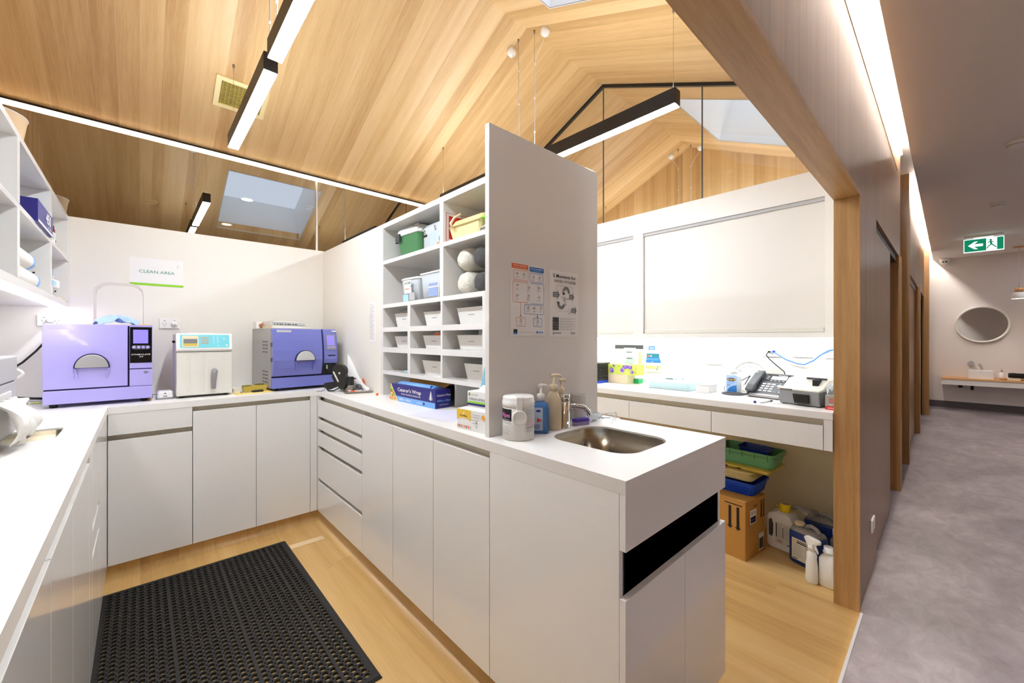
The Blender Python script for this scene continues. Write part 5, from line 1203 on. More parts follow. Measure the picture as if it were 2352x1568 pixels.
T = thing('hanging_glove', 'pale blue corner of film hanging at end of the pigeonhole shelf', 'film', (1.232, 1.548, 1.215), RZ)
MB().prism([(-.016, -.06), (.016, -.06), (.016, .045)], -.001, .001, axis='Y').build('film', M_lblue if False else mat('sky_film', S(140, 200, 226), .5), T)
# upper bays: sloped-lid bin, canister, cream case, sign
z5 = Z[4]
T = thing('flip_lid_bin', 'green bin with white domed lid in upper left pigeonhole', 'bin', (1.30, 2.43, z5+.0005), RZ+.08)
b = MB(); rings = []
for z_, ins in ((0, .018), (.155, 0)):
    ring = []
    n = 72
    P_ = rrect(-.135+ins, .135-ins, ins, .20-ins, .03, z_, 17)
    for k, q in enumerate(P_): f = .0018 if (k//2) % 2 else 0; c = Vector((0, .10, z_)); d = Vector(q)-c; ring.append(tuple(c+d*(1-f*5)))
    rings.append(ring)
b.rings(rings, smooth=False).build('tub', M_green, T)
MB().rings([rrect(-.140+i, .140-i, -.004+i, .204-i, .035, z_) for z_, i in ((.152, 0), (.160, -.002), (.190, .004), (.208, .020), (.216, .05))], smooth=True).build('lid', M_white, T)
MB().box(-.125, -.075, -.016, 0, .118, .168).build('latch', M_dgrey, T, .003)
MB().tube([(-.14, .10, .15), (-.150, .03, .125), (-.142, .0, .115)], .004, 8).build('handle', M_black, T)
p = Print((.06, .0, .165), (.98, .0, 0), (0, .1, 1)); p.rr(.0, 0, .072, .045, .01, M_grey); p.rr(.006, .006, .06, .033, .006, M_plg); p.rect(.018, .008, .010, .026, M_dgp); p.rect(.036, .010, .020, .018, M_dgp); p.build('lid_label', T)
T = thing('white_canister', 'white plastic canister with black marks in upper left pigeonhole', 'canister', (1.31, 2.105, z5+.0005), RZ)
MB().rings([rrect(-.15+i, .15-i, 0+i, .22-i, .025, z_) for z_, i in ((0, .004), (.004, 0), (.15, 0), (.170, .012), (.176, .03))]).build('body', M_frost, T)
p = front(-.0004); p.text('dino', -.13, .105, .025, M_ink, fit=.05, bold=True) if False else None
p.disc(-.118, .135, .006, M_ink); p.disc(-.128, .128, .003, M_ink); p.rr(-.14, .096, .052, .014, .004, M_ink); p.ring(-.115, .114, .006, .010, M_ink, 0, 5, 10); p.ring(.0, .14, .004, .009, M_ink, .5, 4.2, 10); p.ring(.004, .128, .004, .009, M_ink, 3.6, 7.5, 10)
p.rr(-.055, .02, .18, .095, .012, mat('pale_blue_label', S(186, 204, 226), .5)); p.rect(.02, .025, .09, .018, mat('salmon', S(240, 150, 120), .6)); p.disc(.075, .06, .028, M_dblue); p.ring(.0, .07, .012, .014, M_plg); p.build('print', T)
crumple_at('blue_wrapper', (1.30, 2.612, z5+.0005), .05, .06, .02, M_sky, 12, 'small pale blue wrapper beside the green bin', 'wrapper')
T = thing('first_aid_plate', 'white plate with a red square and white cross behind the cream case', 'sign', (1.348, 1.9035, z5+.001), 0)
T.scale = (1, 1, .78)
MB().box(-.10, .105, .0, .003, 0, .22).build('plate', M_paper, T)
p = front(-.0002); p.outline(-.095, .010, .195, .205, .003, .004, M_red); p.rect(-.075, .03, .155, .165, M_red); p.rect(-.016, .045, .036, .125, M_paper); p.rect(-.060, .09, .125, .036, M_paper); p.build('print', T)
T = thing('cream_case', 'cream plastic case with an open lid in the upper right pigeonhole', 'case', (1.262, 1.752, z5+.0005), RZ+.03)
MB().tray(-.135, .14, 0, .20, 0, .075, .004, .02, .012, .02, .008).build('base', M_straw, T)
MB().rings([[(-.14, .02, .085), (.145, .02, .085), (.145, .19, .135), (-.14, .19, .135)], [(-.11, .03, .115), (.12, .03, .115), (.12, .18, .165), (-.11, .18, .165)]], smooth=False).build('lid', M_tan if False else mat('cream_case_lid', S(228, 212, 150), .45), T, .006)
MB().tube([(-.075, -.014, .062), (-.085, -.018, .09), (-.07, -.006, .12), (-.045, .02, .14)], [.008, .008, .007, .006], 8).build('clasp', M_cream, T)
crumple_at('snack_wrapper', (1.285, 1.545, z5+.0005), .07, .11, .05, M_paper, 17, 'crumpled white wrapper in front of the cream case', 'wrapper')
o = MB().box(-.03, .03, -.05, .05, 0, .012).build('lime_packet', M_bgreen, None, .003); o.location = (1.29, 1.545, z5+.056); o.rotation_euler = (.1, .3, .3); tag(o, 'small lime green packet on the white wrapper', 'packet')
z4 = Z[3]
T = thing('enzyme_tub', 'clear square tub with green lettering in the second row left pigeonhole', 'tub', (1.30, 2.40, z4+.0005), RZ+.1)
MB().rings([rrect(-.10+i, .10-i, 0+i, .17-i, .02, z_) for z_, i in ((0, .012), (.15, .0), (.155, .004))]).build('body', M_frost, T)
MB().rings([rrect(-.104+i, .104-i, -.004+i, .174-i, .022, z_) for z_, i in ((.150, 0), (.158, 0), (.166, .01))]).build('lid', M_white, T)
p = Print((-.09, .0055-.012, .0), FX, Vector((0, -.012, .15)).normalized()); p.rr(.05, .06, .08, .085, .004, M_paper); p.text('ENZYME', .09, .118, .022, M_green, fit=.07, align='C', bold=True); p.text('500', .118, .098, .012, M_pgrey, fit=.02, bold=True); p.rect(.056, .085, .05, .006, mat('salmon', S(240, 150, 120), .6)); p.rr(.03, .008, .06, .045, .006, M_sky); p.rr(.10, .012, .06, .05, .004, M_plg); p.build('print', T)
T = thing('drawer_tower', 'clear plastic drawer box with a blue card inside, second row', 'drawer box', (1.30, 2.10, z4+.0005), RZ)
MB().rings([rrect(-.155+i, .15-i, 0+i, .22-i, .012, z_) for z_, i in ((0, .01), (.16, 0))]).build('body', M_frost, T)
MB().box(-.16, .152, -.004, .224, .16, .172).build('lid', M_white, T, .003)
p = front(.0045); p.rect(-.07, .022, .10, .10, mat('dusty_blue_card', S(150, 170, 214), .6)); p.rect(-.07, .075, .115, .008, M_paper); p.rect(.038, .01, .006, .13, M_paper); p.rect(-.10, .150, .05, .012, mat('salmon', S(240, 150, 120), .6)); p.build('print', T)
o = MB().box(-.004, .004, -.05, .05, 0, .03).build('navy_card', M_dblue); o.location = (1.40, 2.08, z4+.174); tag(o, 'navy card lying on lid of clear drawer box', 'card')
def pad(label, cat, x, y, z, r, L, m, seed, rot=0.0, dirx=True):
    """rolled fleece: lumpy soft roll lying along X with a tucked end"""
    rnd = random.Random(seed); R = []; n = 26
    prof = [(0.0, .0), (.35, -.012), (.75, .0), (.95, .03), (1.0, .07), (1.0, L*.6), (.97, L)]
    for f, h in prof: R.append([(h, f*r*(1+.05*math.sin(3*a+seed)+.03*math.sin(7*a+h*30))*math.cos(a), f*r*(1+.05*math.cos(2*a+seed))*math.sin(a)*.95) for a in [2*PI*j/n for j in range(n)]])
    o = MB().rings(R[1:], cap0=True).build('rolled_fleece', m); o.location = (x, y, z-r*.95); o.rotation_euler = (0, 0, rot); tag(o, label, cat, 'rolled fleece pads in the pigeonhole'); return o
pad('cream fleece roll, upper of the two, in the right pigeonhole', 'fleece', 1.42, 1.79, z4+.196, .066, .28, M_fleece, 2)
pad('cream fleece roll, lower of the two, in the right pigeonhole', 'fleece', 1.42, 1.785, z4+.064, .066, .28, M_fleece, 3)
pad('dark grey fleece roll on top, in the right pigeonhole', 'fleece', 1.42, 1.640, z4+.189, .064, .28, M_fur, 4)
pad('dark grey fleece roll below, in the right pigeonhole', 'fleece', 1.42, 1.640, z4+.060, .061, .28, M_fur, 5)
o = pad('pale blue-grey fleece roll at the right edge of pigeonhole', 'fleece', 1.42, 1.512, z4+.155, .054, .28, mat('blue_grey_fleece', S(190, 200, 214), 1, bump=(60, .6)), 6)
# ================================================================ DESK
def rot2(cx, cy, a, x, y): return (cx+x*math.cos(a)-y*math.sin(a), cy+x*math.sin(a)+y*math.cos(a))
# pale blue pad pile
T = thing('absorbent_pads', 'wide pale blue pile of absorbent pads on the desk', 'pads', (2.965, 1.46, TOP), RZ)
MB().rings([rrect(-.165+i, .165-i, 0+j, .26, .02, z_) for z_, i, j in ((0, .004, .004), (.010, 0, 0), (.055, .002, .004), (.075, .010, .016))], smooth=True).build('pad_pile', M_pad, T)
for k, z_ in enumerate((.02, .034, .048)): MB().rings([rrect(-.1665, .1665, -.0015, .2, .02, q) for q in (z_, z_+.0015)], cap0=False, cap1=False).build('fold_edge', M_lblue if False else mat('aqua_fold_edge', S(178, 222, 236), .6), T)
crumple('loose_corner', .14, .10, .028, M_pad, 41, parent=T).location = (.0, .10, .0735)
T = thing('paper_block', 'white block of loose papers beside the blue pads', 'paper', (2.978, 1.205, TOP), RZ-.06)
MB().box(-.045, .045, 0, .13, 0, .052).build('block', M_paper, T, .002); MB().box(-.046, .046, -.001, .13, .052, .056).build('dark_edge_cover', M_lgrey, T)
T = thing('green_box', 'small bright green box between the cream carton and blue pads', 'box', (3.165, 1.865, TOP), RZ)
MB().box(-.045, .045, 0, .08, 0, .038).build('body', mat('emerald_plastic', S(40, 176, 110), .4), T, .002); MB().box(-.045, .045, .002, .08, .038, .044).build('lid', M_frost, T, .002)
T = thing('cream_carton', 'plain cream carton on desk, under the flowered tissue box', 'carton', (3.07, 1.975, TOP), RZ)
MB().box(-.108, .108, 0, .12, 0, .078).build('body', M_cream, T, .002)
p = front(-.0003)
for i in range(7): p.ring(.01+.012*i, .035+.004*math.sin(i*2), .006, .0068, M_plg, i, i+2.2, 8)
p.build('line_drawing', T)
T = thing('tissue_box', 'lime green tissue box printed with purple flowers on the cream carton', 'tissue box', (3.07, 1.925, TOP+.0785), RZ)
MB().box(-.140, .145, 0, .118, 0, .086).build('body', mat('lime_flower_card', S(206, 220, 96), .6), T, .001)
p = front(-.0003, -.14, 0); rnd = random.Random(8); gm = [mat('leaf_green', S(150, 196, 70), .6), mat('pale_lime', S(230, 238, 150), .6), M_lgreen]; vm = [mat('flower_violet', S(130, 90, 190), .6), mat('flower_lilac', S(172, 140, 220), .6), M_purple]
for i in range(20): p.disc(rnd.uniform(.01, .27), rnd.uniform(.008, .076), rnd.uniform(.006, .010), gm[i % 2], n=9)
for i, (fx, fy, fr) in enumerate(((.04, .032, .022), (.145, .036, .021), (.24, .026, .016), (.06, .074, .012), (.175, .066, .017), (.20, .068, .017), (.225, .066, .016), (.16, .068, .012))):
    fy = min(fy, .086-fr)
    p.disc(fx, fy, fr, vm[i % 2], n=14); p.disc(fx-.004, fy+.003, fr*.6, vm[(i+1) % 2], n=10); p.disc(fx+.006, fy-.004, fr*.3, vm[2], n=8)
p.build('flower_print', T)
MB().box(-.05, .05, .035, .08, .086, .0866).build('tissue_slot', M_frost, T)
for i in range(6):
    o = MB().box(-.05, .075, 0, .16, 0, .024).build('black_tray', M_black, None, .003); o.location = (3.018+.004*(i % 2), 2.125, TOP+.024+i*.0255); o.rotation_euler = (0, 0, RZ)
    o['group'] = 'stacked black trays'; tag(o, ['lowest black tray of the stack beside the end panel', 'second black tray from the bottom of the stack', 'third black tray from the bottom of the stack', 'third black tray from the top of the stack', 'second black tray from the top of the stack', 'topmost black tray of the stack beside the end panel'][i], 'tray')
o = MB().box(-.05, .075, 0, .16, 0, .022).build('blue_folder', M_blue, None, .002); o.location = (3.012, 2.125, TOP+.0005); o.rotation_euler = (0, 0, RZ); tag(o, 'bright blue folder under the stack of black trays', 'folder')
# pictures on the wall over the desk
T = thing('wall_picture', 'tall picture sheet of a glass jar on the wall above the tissue box', 'picture', (3.2995, 1.994, 1.11), RZ)
MB().box(-.145, .145, -.001, 0, 0, .228).build('sheet', M_paper, T)
p = front(-.0011, -.145, 0); p.rect(0, .19, .29, .036, M_dgp); p.rect(0, .165, .10, .022, mat('pale_lemon', S(242, 236, 170), .6)); p.poly([(.09, .20), (.22, .20), (.20, .165), (.205, .10), (.19, .0), (.11, .0), (.10, .06), (.12, .11), (.12, .165)], mat('jar_grey_green', S(176, 196, 190), .5))
for i in range(6): p.disc(.155+.01*math.sin(i*2), .02+i*.028, .034, M_pgrey if i % 2 else mat('jar_grey_green', S(176, 196, 190), .5), .007)
p.rect(.235, .05, .045, .12, mat('pale_lemon', S(242, 236, 170), .6)); p.rect(.25, .06, .012, .10, M_tan); p.text('NEW', .23, .215, .01, M_ink, fit=.04) if False else None
p.build('print', T)
T = thing('wall_picture', 'narrow sheet of supply pictures on the wall, with an open blue box', 'picture', (3.2995, 1.753, 1.10), RZ)
MB().box(-.075, .075, -.001, 0, 0, .235).build('sheet', mat('pale_peach_paper', S(240, 230, 214), .6), T)
p = front(-.0011, -.075, 0); p.rect(.03, .195, .06, .034, M_pblue); p.rect(.036, .214, .048, .005, M_paper); p.rect(.042, .203, .036, .004, M_paper); p.rect(.0, .205, .025, .012, M_lgrey)
p.rect(.012, .128, .118, .036, mat('deep_teal', S(36, 110, 130), .6)); p.disc(.03, .142, .010, M_porange, .007); p.disc(.054, .142, .008, M_paper, .006); p.poly([(.004, .085), (.146, .085), (.132, .128), (.012, .128)], M_pblue)
for i in range(9): p.rect(.018+i*.0125, .104, .004, .020, M_lblue)
p.rect(.06, .09, .014, .005, M_gold); p.rect(.004, .035, .142, .020, M_gold); p.poly([(.10, .014), (.124, .014), (.120, .066), (.104, .066)], M_lgrey); p.line(.106, .02, .118, .06, .004, M_pgrey); p.build('print', T)
socket('white data plate with black and blue leads above the clock', (3.2985, .851, 1.268), RZ, 0 if False else 1)
socket('white double socket above the label printer', (3.2985, .672, 1.270), RZ)
socket('white double socket behind the oak post, half hidden', (3.2985, .495, 1.268), RZ)
T = thing('blank_plate', 'blank white cover plate on the wall above the paper block', 'plate', (3.2985, 1.247, 1.195), RZ); MB().box(-.065, .065, -.008, 0, 0, .085).build('cover_plate', M_white, T, .003)
T = thing('network_cable', 'blue network cable drooping across the wall above the label printer', 'cable', (3.285, .68, 1.22))
child(MB().tube([(3.286, .836, 1.303), (3.262, .825, 1.298), (3.27, .80, 1.277), (3.275, .76, 1.25), (3.28, .70, 1.226), (3.28, .66, 1.221), (3.28, .61, 1.25), (3.28, .57, 1.29), (3.28, .53, 1.318), (3.28, .49, 1.328), (3.28, .43, 1.325)], .0042, 8), 'lead', mat('cable_blue', S(70, 126, 214), .4), T)
child(MB().box(3.262, 3.288, .829, .843, 1.298, 1.312), 'plug', M_blue, T, .002)
T = thing('phone_cable', 'thin black cable running from the wall plate towards desk phone', 'cable', (3.285, .83, 1.17))
child(MB().tube([(3.286, .864, 1.303), (3.264, .868, 1.298), (3.262, .880, 1.282), (3.272, .866, 1.255), (3.278, .82, 1.208), (3.278, .775, 1.168), (3.24, .74, 1.08), (3.16, .72, 1.02)], .0035, 8), 'lead', M_black, T)
child(MB().box(3.264, 3.288, .857, .871, 1.297, 1.309), 'plug', M_black, T, .002)
# clock leaning on the wall
T = thing('wall_clock', 'round white clock leaning on the wall behind the phone', 'clock', (3.262, .985, TOP), RZ)
tl_ = Matrix.Rotation(math.radians(-8), 4, 'X')
R_ = .115
def cy_(prof, n=48): return MB().rings([[(r*math.cos(2*PI*j/n), y, R_+r*math.sin(2*PI*j/n)) for j in range(n)] for r, y in prof]).xf(tl_)
cy_(((R_-.004, .006), (R_, 0), (R_, -.02), (R_-.004, -.024), (R_-.010, -.022), (R_-.012, -.012))).build('rim', M_offw, T)
cy_(((R_-.011, -.010), (R_-.011, -.0125))).build('dial', M_paper, T)
p = Print((0, -.0127, R_), FX, FZ)
for k in range(12):
    a = PI/2-2*PI*k/12; p.line((R_-.018)*math.cos(a), (R_-.018)*math.sin(a), (R_-.026)*math.cos(a), (R_-.026)*math.sin(a), .0025, M_pgrey)
    p.text(str(12 if k == 0 else k), (R_-.040)*math.cos(a), (R_-.040)*math.sin(a)-.008, .022, M_pgrey, align='C')
p.line(0, 0, -.058, -.038, .005, M_dgp); p.line(0, 0, -.030, -.062, .006, M_dgp); p.line(0, 0, -.075, .018, .0015, M_plg); p.disc(0, 0, .006, M_dgp)
p.b.xf(tl_); p.build('numerals_and_hands', T)
# hand gel
T = thing('hand_gel', 'square blue and clear hand gel bottle beside the clock, white flip cap', 'bottle', (3.095, 1.036, TOP), RZ-.10)
MB().rings([rrect(-.045+i, .045-i, -.028+i*.6, .028-i*.6, .012, z_) for z_, i in ((0, .004), (.004, 0), (.118, 0), (.134, .006), (.142, .018))]).build('bottle', M_frost, T)
MB().lathe([(.024, .142), (.024, .160), (.018, .172)], 0, 0, 0, 24).build('cap', M_white, T)
p = front(-.0284, -.045, 0); p.rr(.008, .008, .070, .125, .004, mat('gel_label_blue', S(176, 208, 246), .5)); p.disc(.043, .102, .031, M_dblue, .0125); p.text('AQIUM', .043, .096, .018, M_yellow, fit=.056, align='C', bold=True)
p.poly([(.012, .008)]+[(.078-.066*math.cos(PI/2*i/10), .008+.055*math.sin(PI/2*i/10)) for i in range(11)]+[(.078, .008)], M_pblue); p.rect(.016, .080, .05, .003, M_lblue); p.rect(.016, .074, .04, .003, M_lblue); p.text('375', .014, .058, .012, M_purple, fit=.022, bold=True); p.build('label', T)
MB().tube([(-.046, 0, .055), (-.062, -.004, .045), (-.064, -.006, .03), (-.052, -.006, .008)], .0022, 6).build('hang_loop', M_dgrey, T)
# desk phone
PA = math.radians(-104)
T = thing('desk_phone', 'dark grey desk phone with handset, screen and white keys', 'phone', (3.01, .84, TOP), PA)
side = [(0, .006), (.0, .022), (.165, .150), (.182, .150), (.19, .13), (.10, .006)]
MB().prism(side, -.108, .108, axis='X').build('base', M_dgrey, T, .004)
MB().prism([(-.004, .006), (-.004, .020), (.006, .028), (.010, .006)], -.110, .110, axis='X').build('front_strip', M_silver, T, .002)
MB().box(-.09, .09, .01, .10, 0, .006).build('rubber_foot', M_black, T)
uy = Vector((0, .165, .128)).normalized()
p = Print((-.108, .0015, .0235), FX, uy)
p.rect(.066, .128, .146, .074, M_ink); p.rect(.102, .150, .098, .034, M_lgrey); p.text('Yealink', .135, .188, .012, M_paper, fit=.06, bold=True)
for i in range(4): p.rect(.104+i*.025, .136, .016, .005, M_plg)
for i in range(3): p.rect(.072, .150+i*.013, .018, .004, M_plg)
for r in range(4):
    for c in range(3): p.rect(.072+c*.030, .030+r*.022, .022, .012, M_paper)
p.disc(.182, .092, .014, M_lgrey, .010); p.disc(.182, .092, .007, M_paper)
for a in range(4): p.rect(.1775+.022*math.cos(a*PI/2), .090+.020*math.sin(a*PI/2), .009, .004, M_plg)
for i in range(3): p.rect(.196, .030+i*.018, .012, .007, M_plg)
p.rect(.150, .03, .035, .003, M_plg); p.build('keys_and_screen', T)
q = Matrix.Translation((-.108, .0015, .0235)) @ Matrix(((1, 0, 0, 0), (0, uy.y, -uy.z, 0), (0, uy.z, uy.y, 0), (0, 0, 0, 1)))
hs = MB()
for zc_, yy, hh, ww in ((0, .008, .045, .024),): pass
prof = [(.004, .006), (.055, .004), (.060, .016), (.140, .016), (.145, .004), (.200, .006), (.204, .030), (.170, .040), (.05, .040), (.0, .032)]
hs.prism([(a, b_) for a, b_ in prof], .004, .058, axis='X'); hs.xf(q).build('handset', M_dgrey, T, .008)
p = Print((-.108, .0015, .0235), FX, uy, .041); p.k = 0; p.rr(.024, .150, .016, .007, .003, M_plg); p.build('handset_mark', T)
b = MB(); pts = []
ctrl = [Vector((-.085, .02, .030)), Vector((-.082, -.04, .014)), Vector((-.11, -.085, .012)), Vector((-.18, -.11, .012)), Vector((-.235, -.075, .012)), Vector((-.225, -.03, .012)), Vector((-.16, -.005, .012)), Vector((-.112, .03, .012))]
b.tube(ctrl, .0075, 10); o = b.build('coiled_cord', M_dgrey, T)
# smooth the cord
sb = o.modifiers.new('smooth', 'SUBSURF'); sb.levels = 2; sb.render_levels = 2
# paper, pen
o = MB().box(-.105, .105, -.148, .148, 0, .0006).build('note_paper', M_paper); o.location = (2.815, .86, TOP+.0004); o.rotation_euler = (0, 0, -.28); tag(o, 'white note paper under the pen at the desk edge', 'paper')
T = thing('pen', 'clear pen with its dark grip lying on the note paper', 'pen', (2.80, .76, TOP+.0062), math.radians(-10))
MB().tube([(-.06, 0, 0), (.055, 0, 0)], .0048, 10).build('barrel', M_frost, T); MB().tube([(.055, 0, 0), (.085, 0, 0)], .0052, 10).build('grip', M_dgrey, T)
o = MB().lathe([(.007, 0), (.0085, .004), (.006, .014)], 0, 0, 0, 14).build('stopper', M_dblue); o.location = (2.745, .80, TOP+.0011); tag(o, 'tiny navy stopper standing on note paper beside the pen', 'cap')
# label printer
T = thing('label_printer', 'grey and white label printer with black front pocket on the desk', 'printer', (2.838, .594, TOP), math.radians(-103))
MB().prism([(0, .004), (-.004, .085), (.05, .092), (.21, .092), (.21, .004)], -.110, .100, axis='X').build('lower_body', M_grey, T, .005)
MB().prism([(-.006, .084), (-.006, .094), (.048, .104), (.115, .150), (.205, .158), (.208, .09)], -.112, .102, axis='X').build('top_cover', M_offw, T, .006)
MB().box(-.018, .090, .108, .206, .140, .166).build('printer_head_cover', M_white, T, .005)
MB().box(-.010, .095, .104, .110, .150, .160).build('cover_latch', M_dgrey, T, .002)
MB().box(.038, .068, .064, .112, .110, .150).build('roll_window', M_ink, T)
MB().prism([(-.030, .068), (.052, .068), (.055, .016), (-.020, .014)], -.020, .0, axis='Y').build('front_pocket', M_gblack, T, .003)
p = Print((-.114, -.0064, .086), FX, (0, 0, 1)); p.rect(.008, .0, .07, .007, M_ink); p.rect(.010, .0015, .006, .004, M_orange); p.text('LABELWRITER', .022, .0012, .006, M_plg, fit=.05); p.build('badge', T)
for x in (-.09, .09):
    for y in (.02, .19): MB().cyl(x, y, 0, .004, .012, 10).build('foot', M_black, T)
T = thing('test_kit_box', 'grey carton with red base and red 2% print beside the post', 'carton', (2.790, .441, TOP), RZ)
MB().box(-.025, .025, 0, .12, 0, .078).build('body', mat('warm_grey_card', S(150, 146, 140), .6), T, .001)
p = front(-.0003, -.025, 0); p.rect(0, 0, .050, .020, M_red); p.text('KIT', .012, .006, .008, M_paper, fit=.03) if False else p.rect(.012, .008, .03, .003, M_paper); p.text('2%', .018, .048, .020, M_red, fit=.022, bold=True); p.rect(.018, .038, .02, .004, M_red); p.text('x1', .018, .026, .010, M_paper, fit=.014, bold=True); p.build('print', T)
crumple_at('clear_bag', (2.86, .443, TOP+.0800), .07, .045, .06, M_frost, 77, 'crumpled clear plastic bag on the grey carton beside the post', 'bag')
T = thing('black_lead', 'black plug lead hanging beside the oak post above the clear bag', 'cable', (3.285, .45, 1.15))
child(MB().tube([(3.285, .452, 1.275), (3.24, .462, 1.26), (3.20, .465, 1.21), (3.16, .462, 1.18)], .0045, 8), 'lead', M_black, T)
child(MB().box(3.13, 3.17, .448, .472, 1.150, 1.196), 'plug', M_black, T, .004)
# ================================================================ FLOOR UNDER THE DESK
T = thing('cardboard_box', 'brown cardboard box with double down arrows on the floor under desk', 'box', (2.783, .864, 0), math.radians(-98))
# local: x to the right along the front, right end at x=0, depth +y
MB().box(-.38, 0, 0, .262, 0, .366).build('carton_body', M_card, T, .002)
MB().box(-.381, .001, -.001, .13, .3662, .369).box(-.381, .001, .132, .263, .3662, .369).build('top_flap', M_card, T, .001)
def arrows(p, x, z, s):
    p.rect(x-.004*s, z, .105*s, .006*s, M_ink)
    for dx in (.020, .068): p.rect(x+dx*s, z-.135*s, .016*s, .125*s, M_ink); p.poly([(x+(dx-.010)*s, z-.132*s), (x+(dx+.026)*s, z-.132*s), (x+(dx+.008)*s, z-.150*s)], M_ink)
p = front(-.0004); arrows(p, -.125, .335, 1.05); p.rect(-.30, .25, .10, .008, M_cardd); p.build('front_print', T)
p = Print((.0004, 0, 0), (0, 1, 0), FZ); p.rect(.060, .215, .080, .088, M_paper); p.rect(.066, .220, .068, .040, M_ink); p.rect(.070, .270, .026, .024, M_plg); p.rect(.102, .268, .004, .03, M_pgrey); p.rect(.112, .270, .018, .024, M_plg); p.rect(.068, .236, .05, .008, M_purple); p.rect(.10, .314, .05, .018, M_cardd)
p.rect(.17, .02, .07, .11, M_paper); p.rect(.176, .028, .058, .07, M_dgp); p.rect(.06, .165, .04, .005, M_cardd); arrows(p, .185, .335, .72); p.build('side_print', T)
BA = math.radians(-93)
def crate(name, label, loc, rz, x0, x1, y0, y1, h, m, ix=.02, iy=.02, r=.03, rim=.008, t=.003, group=None, z0=0.0):
    T = thing(name, label, 'tray', loc, rz, group)
    MB().tray(x0, x1, y0, y1, z0, h, t, ix, iy, r, rim).build('tub', m, T); return T
T = crate('blue_basket', 'bright blue plastic basket on the cardboard box', (2.90, .86, .3695), BA, -.36, .01, .0, .27, .082, M_blue, .016, .016, .03, .006)
b = MB()
for k in range(3): b.rings([rrect(-.366, .016, -.006, .276, .03, z_) for z_ in (.060+k*.008, .064+k*.008)], cap0=False, cap1=False)
b.build('rim_bands', mat('blue_plastic_bright', S(20, 84, 206), .4), T)
zt = .3695+.083
for i in range(5):
    T = crate('cream_tray', ['lowest cream tray of the five nested ones', 'second lowest cream tray of the five nested ones', 'middle cream tray of the five nested ones', 'second highest cream tray of the five nested ones', 'highest cream tray of the five nested ones'][i], (2.935, .872, zt), BA, -.34, -.005, 0, .24, .0105, M_straw, .006, .006, .03, .004, .003, 'nested cream trays')
    zt += .0108
T = thing('yellow_tray', 'yellow compartment tray sticking out below the green crate', 'tray', (2.975, .79, zt), BA)
MB().rings([rrect(-.36, .01, 0, .30, .02, z_) for z_ in (.018, .026)], smooth=False).build('plate', M_tan if False else mat('yellow_plastic_soft', S(222, 196, 84), .45), T, .002)
for x0, x1 in ((-.35, -.27), (-.262, -.19), (-.18, .0)): MB().frust(x0, x1, .008, .29, 0, .018, .008, .012, 0, .012).build('compartment', mat('yellow_plastic_soft', S(222, 196, 84), .45), T)
zt += .0265
T = thing('green_crate', 'mint green plastic crate on top of the tray stack', 'crate', (3.02, .79, zt), BA)
MB().tray(-.36, .02, 0, .24, 0, .098, .004, .018, .018, .03, .009).build('tub', M_lgreen, T)
MB().rings([rrect(-.369, .029, -.009, .249, .036, z_) for z_ in (.074, .078)], cap0=False, cap1=False).build('rim_groove', M_green, T)
for i in range(5): MB().box(-.33+i*.078, -.326+i*.078, -.010, -.004, .055, .096).build('rib', M_green, T)
T = thing('blue_basket', 'small dark blue basket tilted inside the mint green crate', 'basket', (3.06, .855, zt+.045), BA+.05)
m = Matrix.Rotation(math.radians(3), 4, 'Y')
MB().tray(-.155, .035, .02, .17, 0, .062, .003, .016, .016, .02, .006).xf(m).build('tub', mat('deep_blue_plastic', S(16, 52, 150), .4), T)
# jugs and bottles
def jug(label, loc, rz, w, d, h, m, cap, shoulder=M_greyjug, name='jug', shm=None):
    T = thing(name, label, 'jug', loc, rz)
    R = [rrect(-w/2+i, w/2-i, -d/2+i, d/2-i, .028, z_) for z_, i in ((0, .010), (.012, 0), (h*.80, 0), (h*.86, .004))]
    MB().rings(R).build('body', m, T)
    R = [rrect(-w/2+i, w/2-i, -d/2+i*.6, d/2-i*.6, .028, z_) for z_, i in ((h*.86, .004), (h*.93, .012), (h*.97, .035))]
    MB().rings(R).build('shoulder', shoulder, T)
    MB().lathe([(.022, h*.95), (.022, h*.985)], -w*.26, 0, 0, 20).build('neck', shoulder, T)
    MB().lathe([(.027, h*.985), (.028, h*1.06), (.024, h*1.075)], -w*.26, 0, 0, 20).build('cap', cap, T)
    MB().tube([(-w*.04, 0, h*.95), (.0, 0, h*1.05), (w*.08, 0, h*1.08), (w*.25, 0, h*1.05), (w*.36, 0, h*.95)], [.014, .012, .012, .012, .014], 10).build('handle', shoulder, T)
    return T
T = thing('detergent_jug', 'white jug with a yellow cap and side handle, beside cardboard box', 'jug', (3.16, .752, 0), math.radians(-98))
pr = [(-.075, .014), (-.055, .0), (.062, .0), (.075, .016), (.075, .20), (.052, .238), (.030, .246), (-.020, .246), (-.072, .226), (-.082, .20)]
hole = [(-.062, .085), (-.044, .075), (-.036, .10), (-.036, .165), (-.046, .195), (-.062, .185)]
b = MB()
for z_, s_ in ((-.06, 0.94), (-.052, 1.0), (.052, 1.0), (.06, .94)): pass
b.rings([[(x*s_, y, .125+(z_-.125)*s_) for x, z_ in pr] for y, s_ in ((-.06, .95), (-.052, 1.0), (.052, 1.0), (.06, .95))], smooth=False)
b.build('body', M_white, T, .006)
MB().prism(hole, -.0606, -.0598, axis='Y').build('grip_hole', M_dgrey, T)
MB().lathe([(.030, .247), (.031, .254), (.031, .290), (.026, .296)], .012, 0, 0, 24).build('cap', M_yellow, T)
MB().lathe([(.022, .2962), (.022, .2975)], .012, 0, 0, 20).build('cap_disc', M_grey, T)
MB().tube([(-.02, -.01, .268), (-.036, -.01, .275)], .004, 6).build('tamper_tab', M_yellow, T)
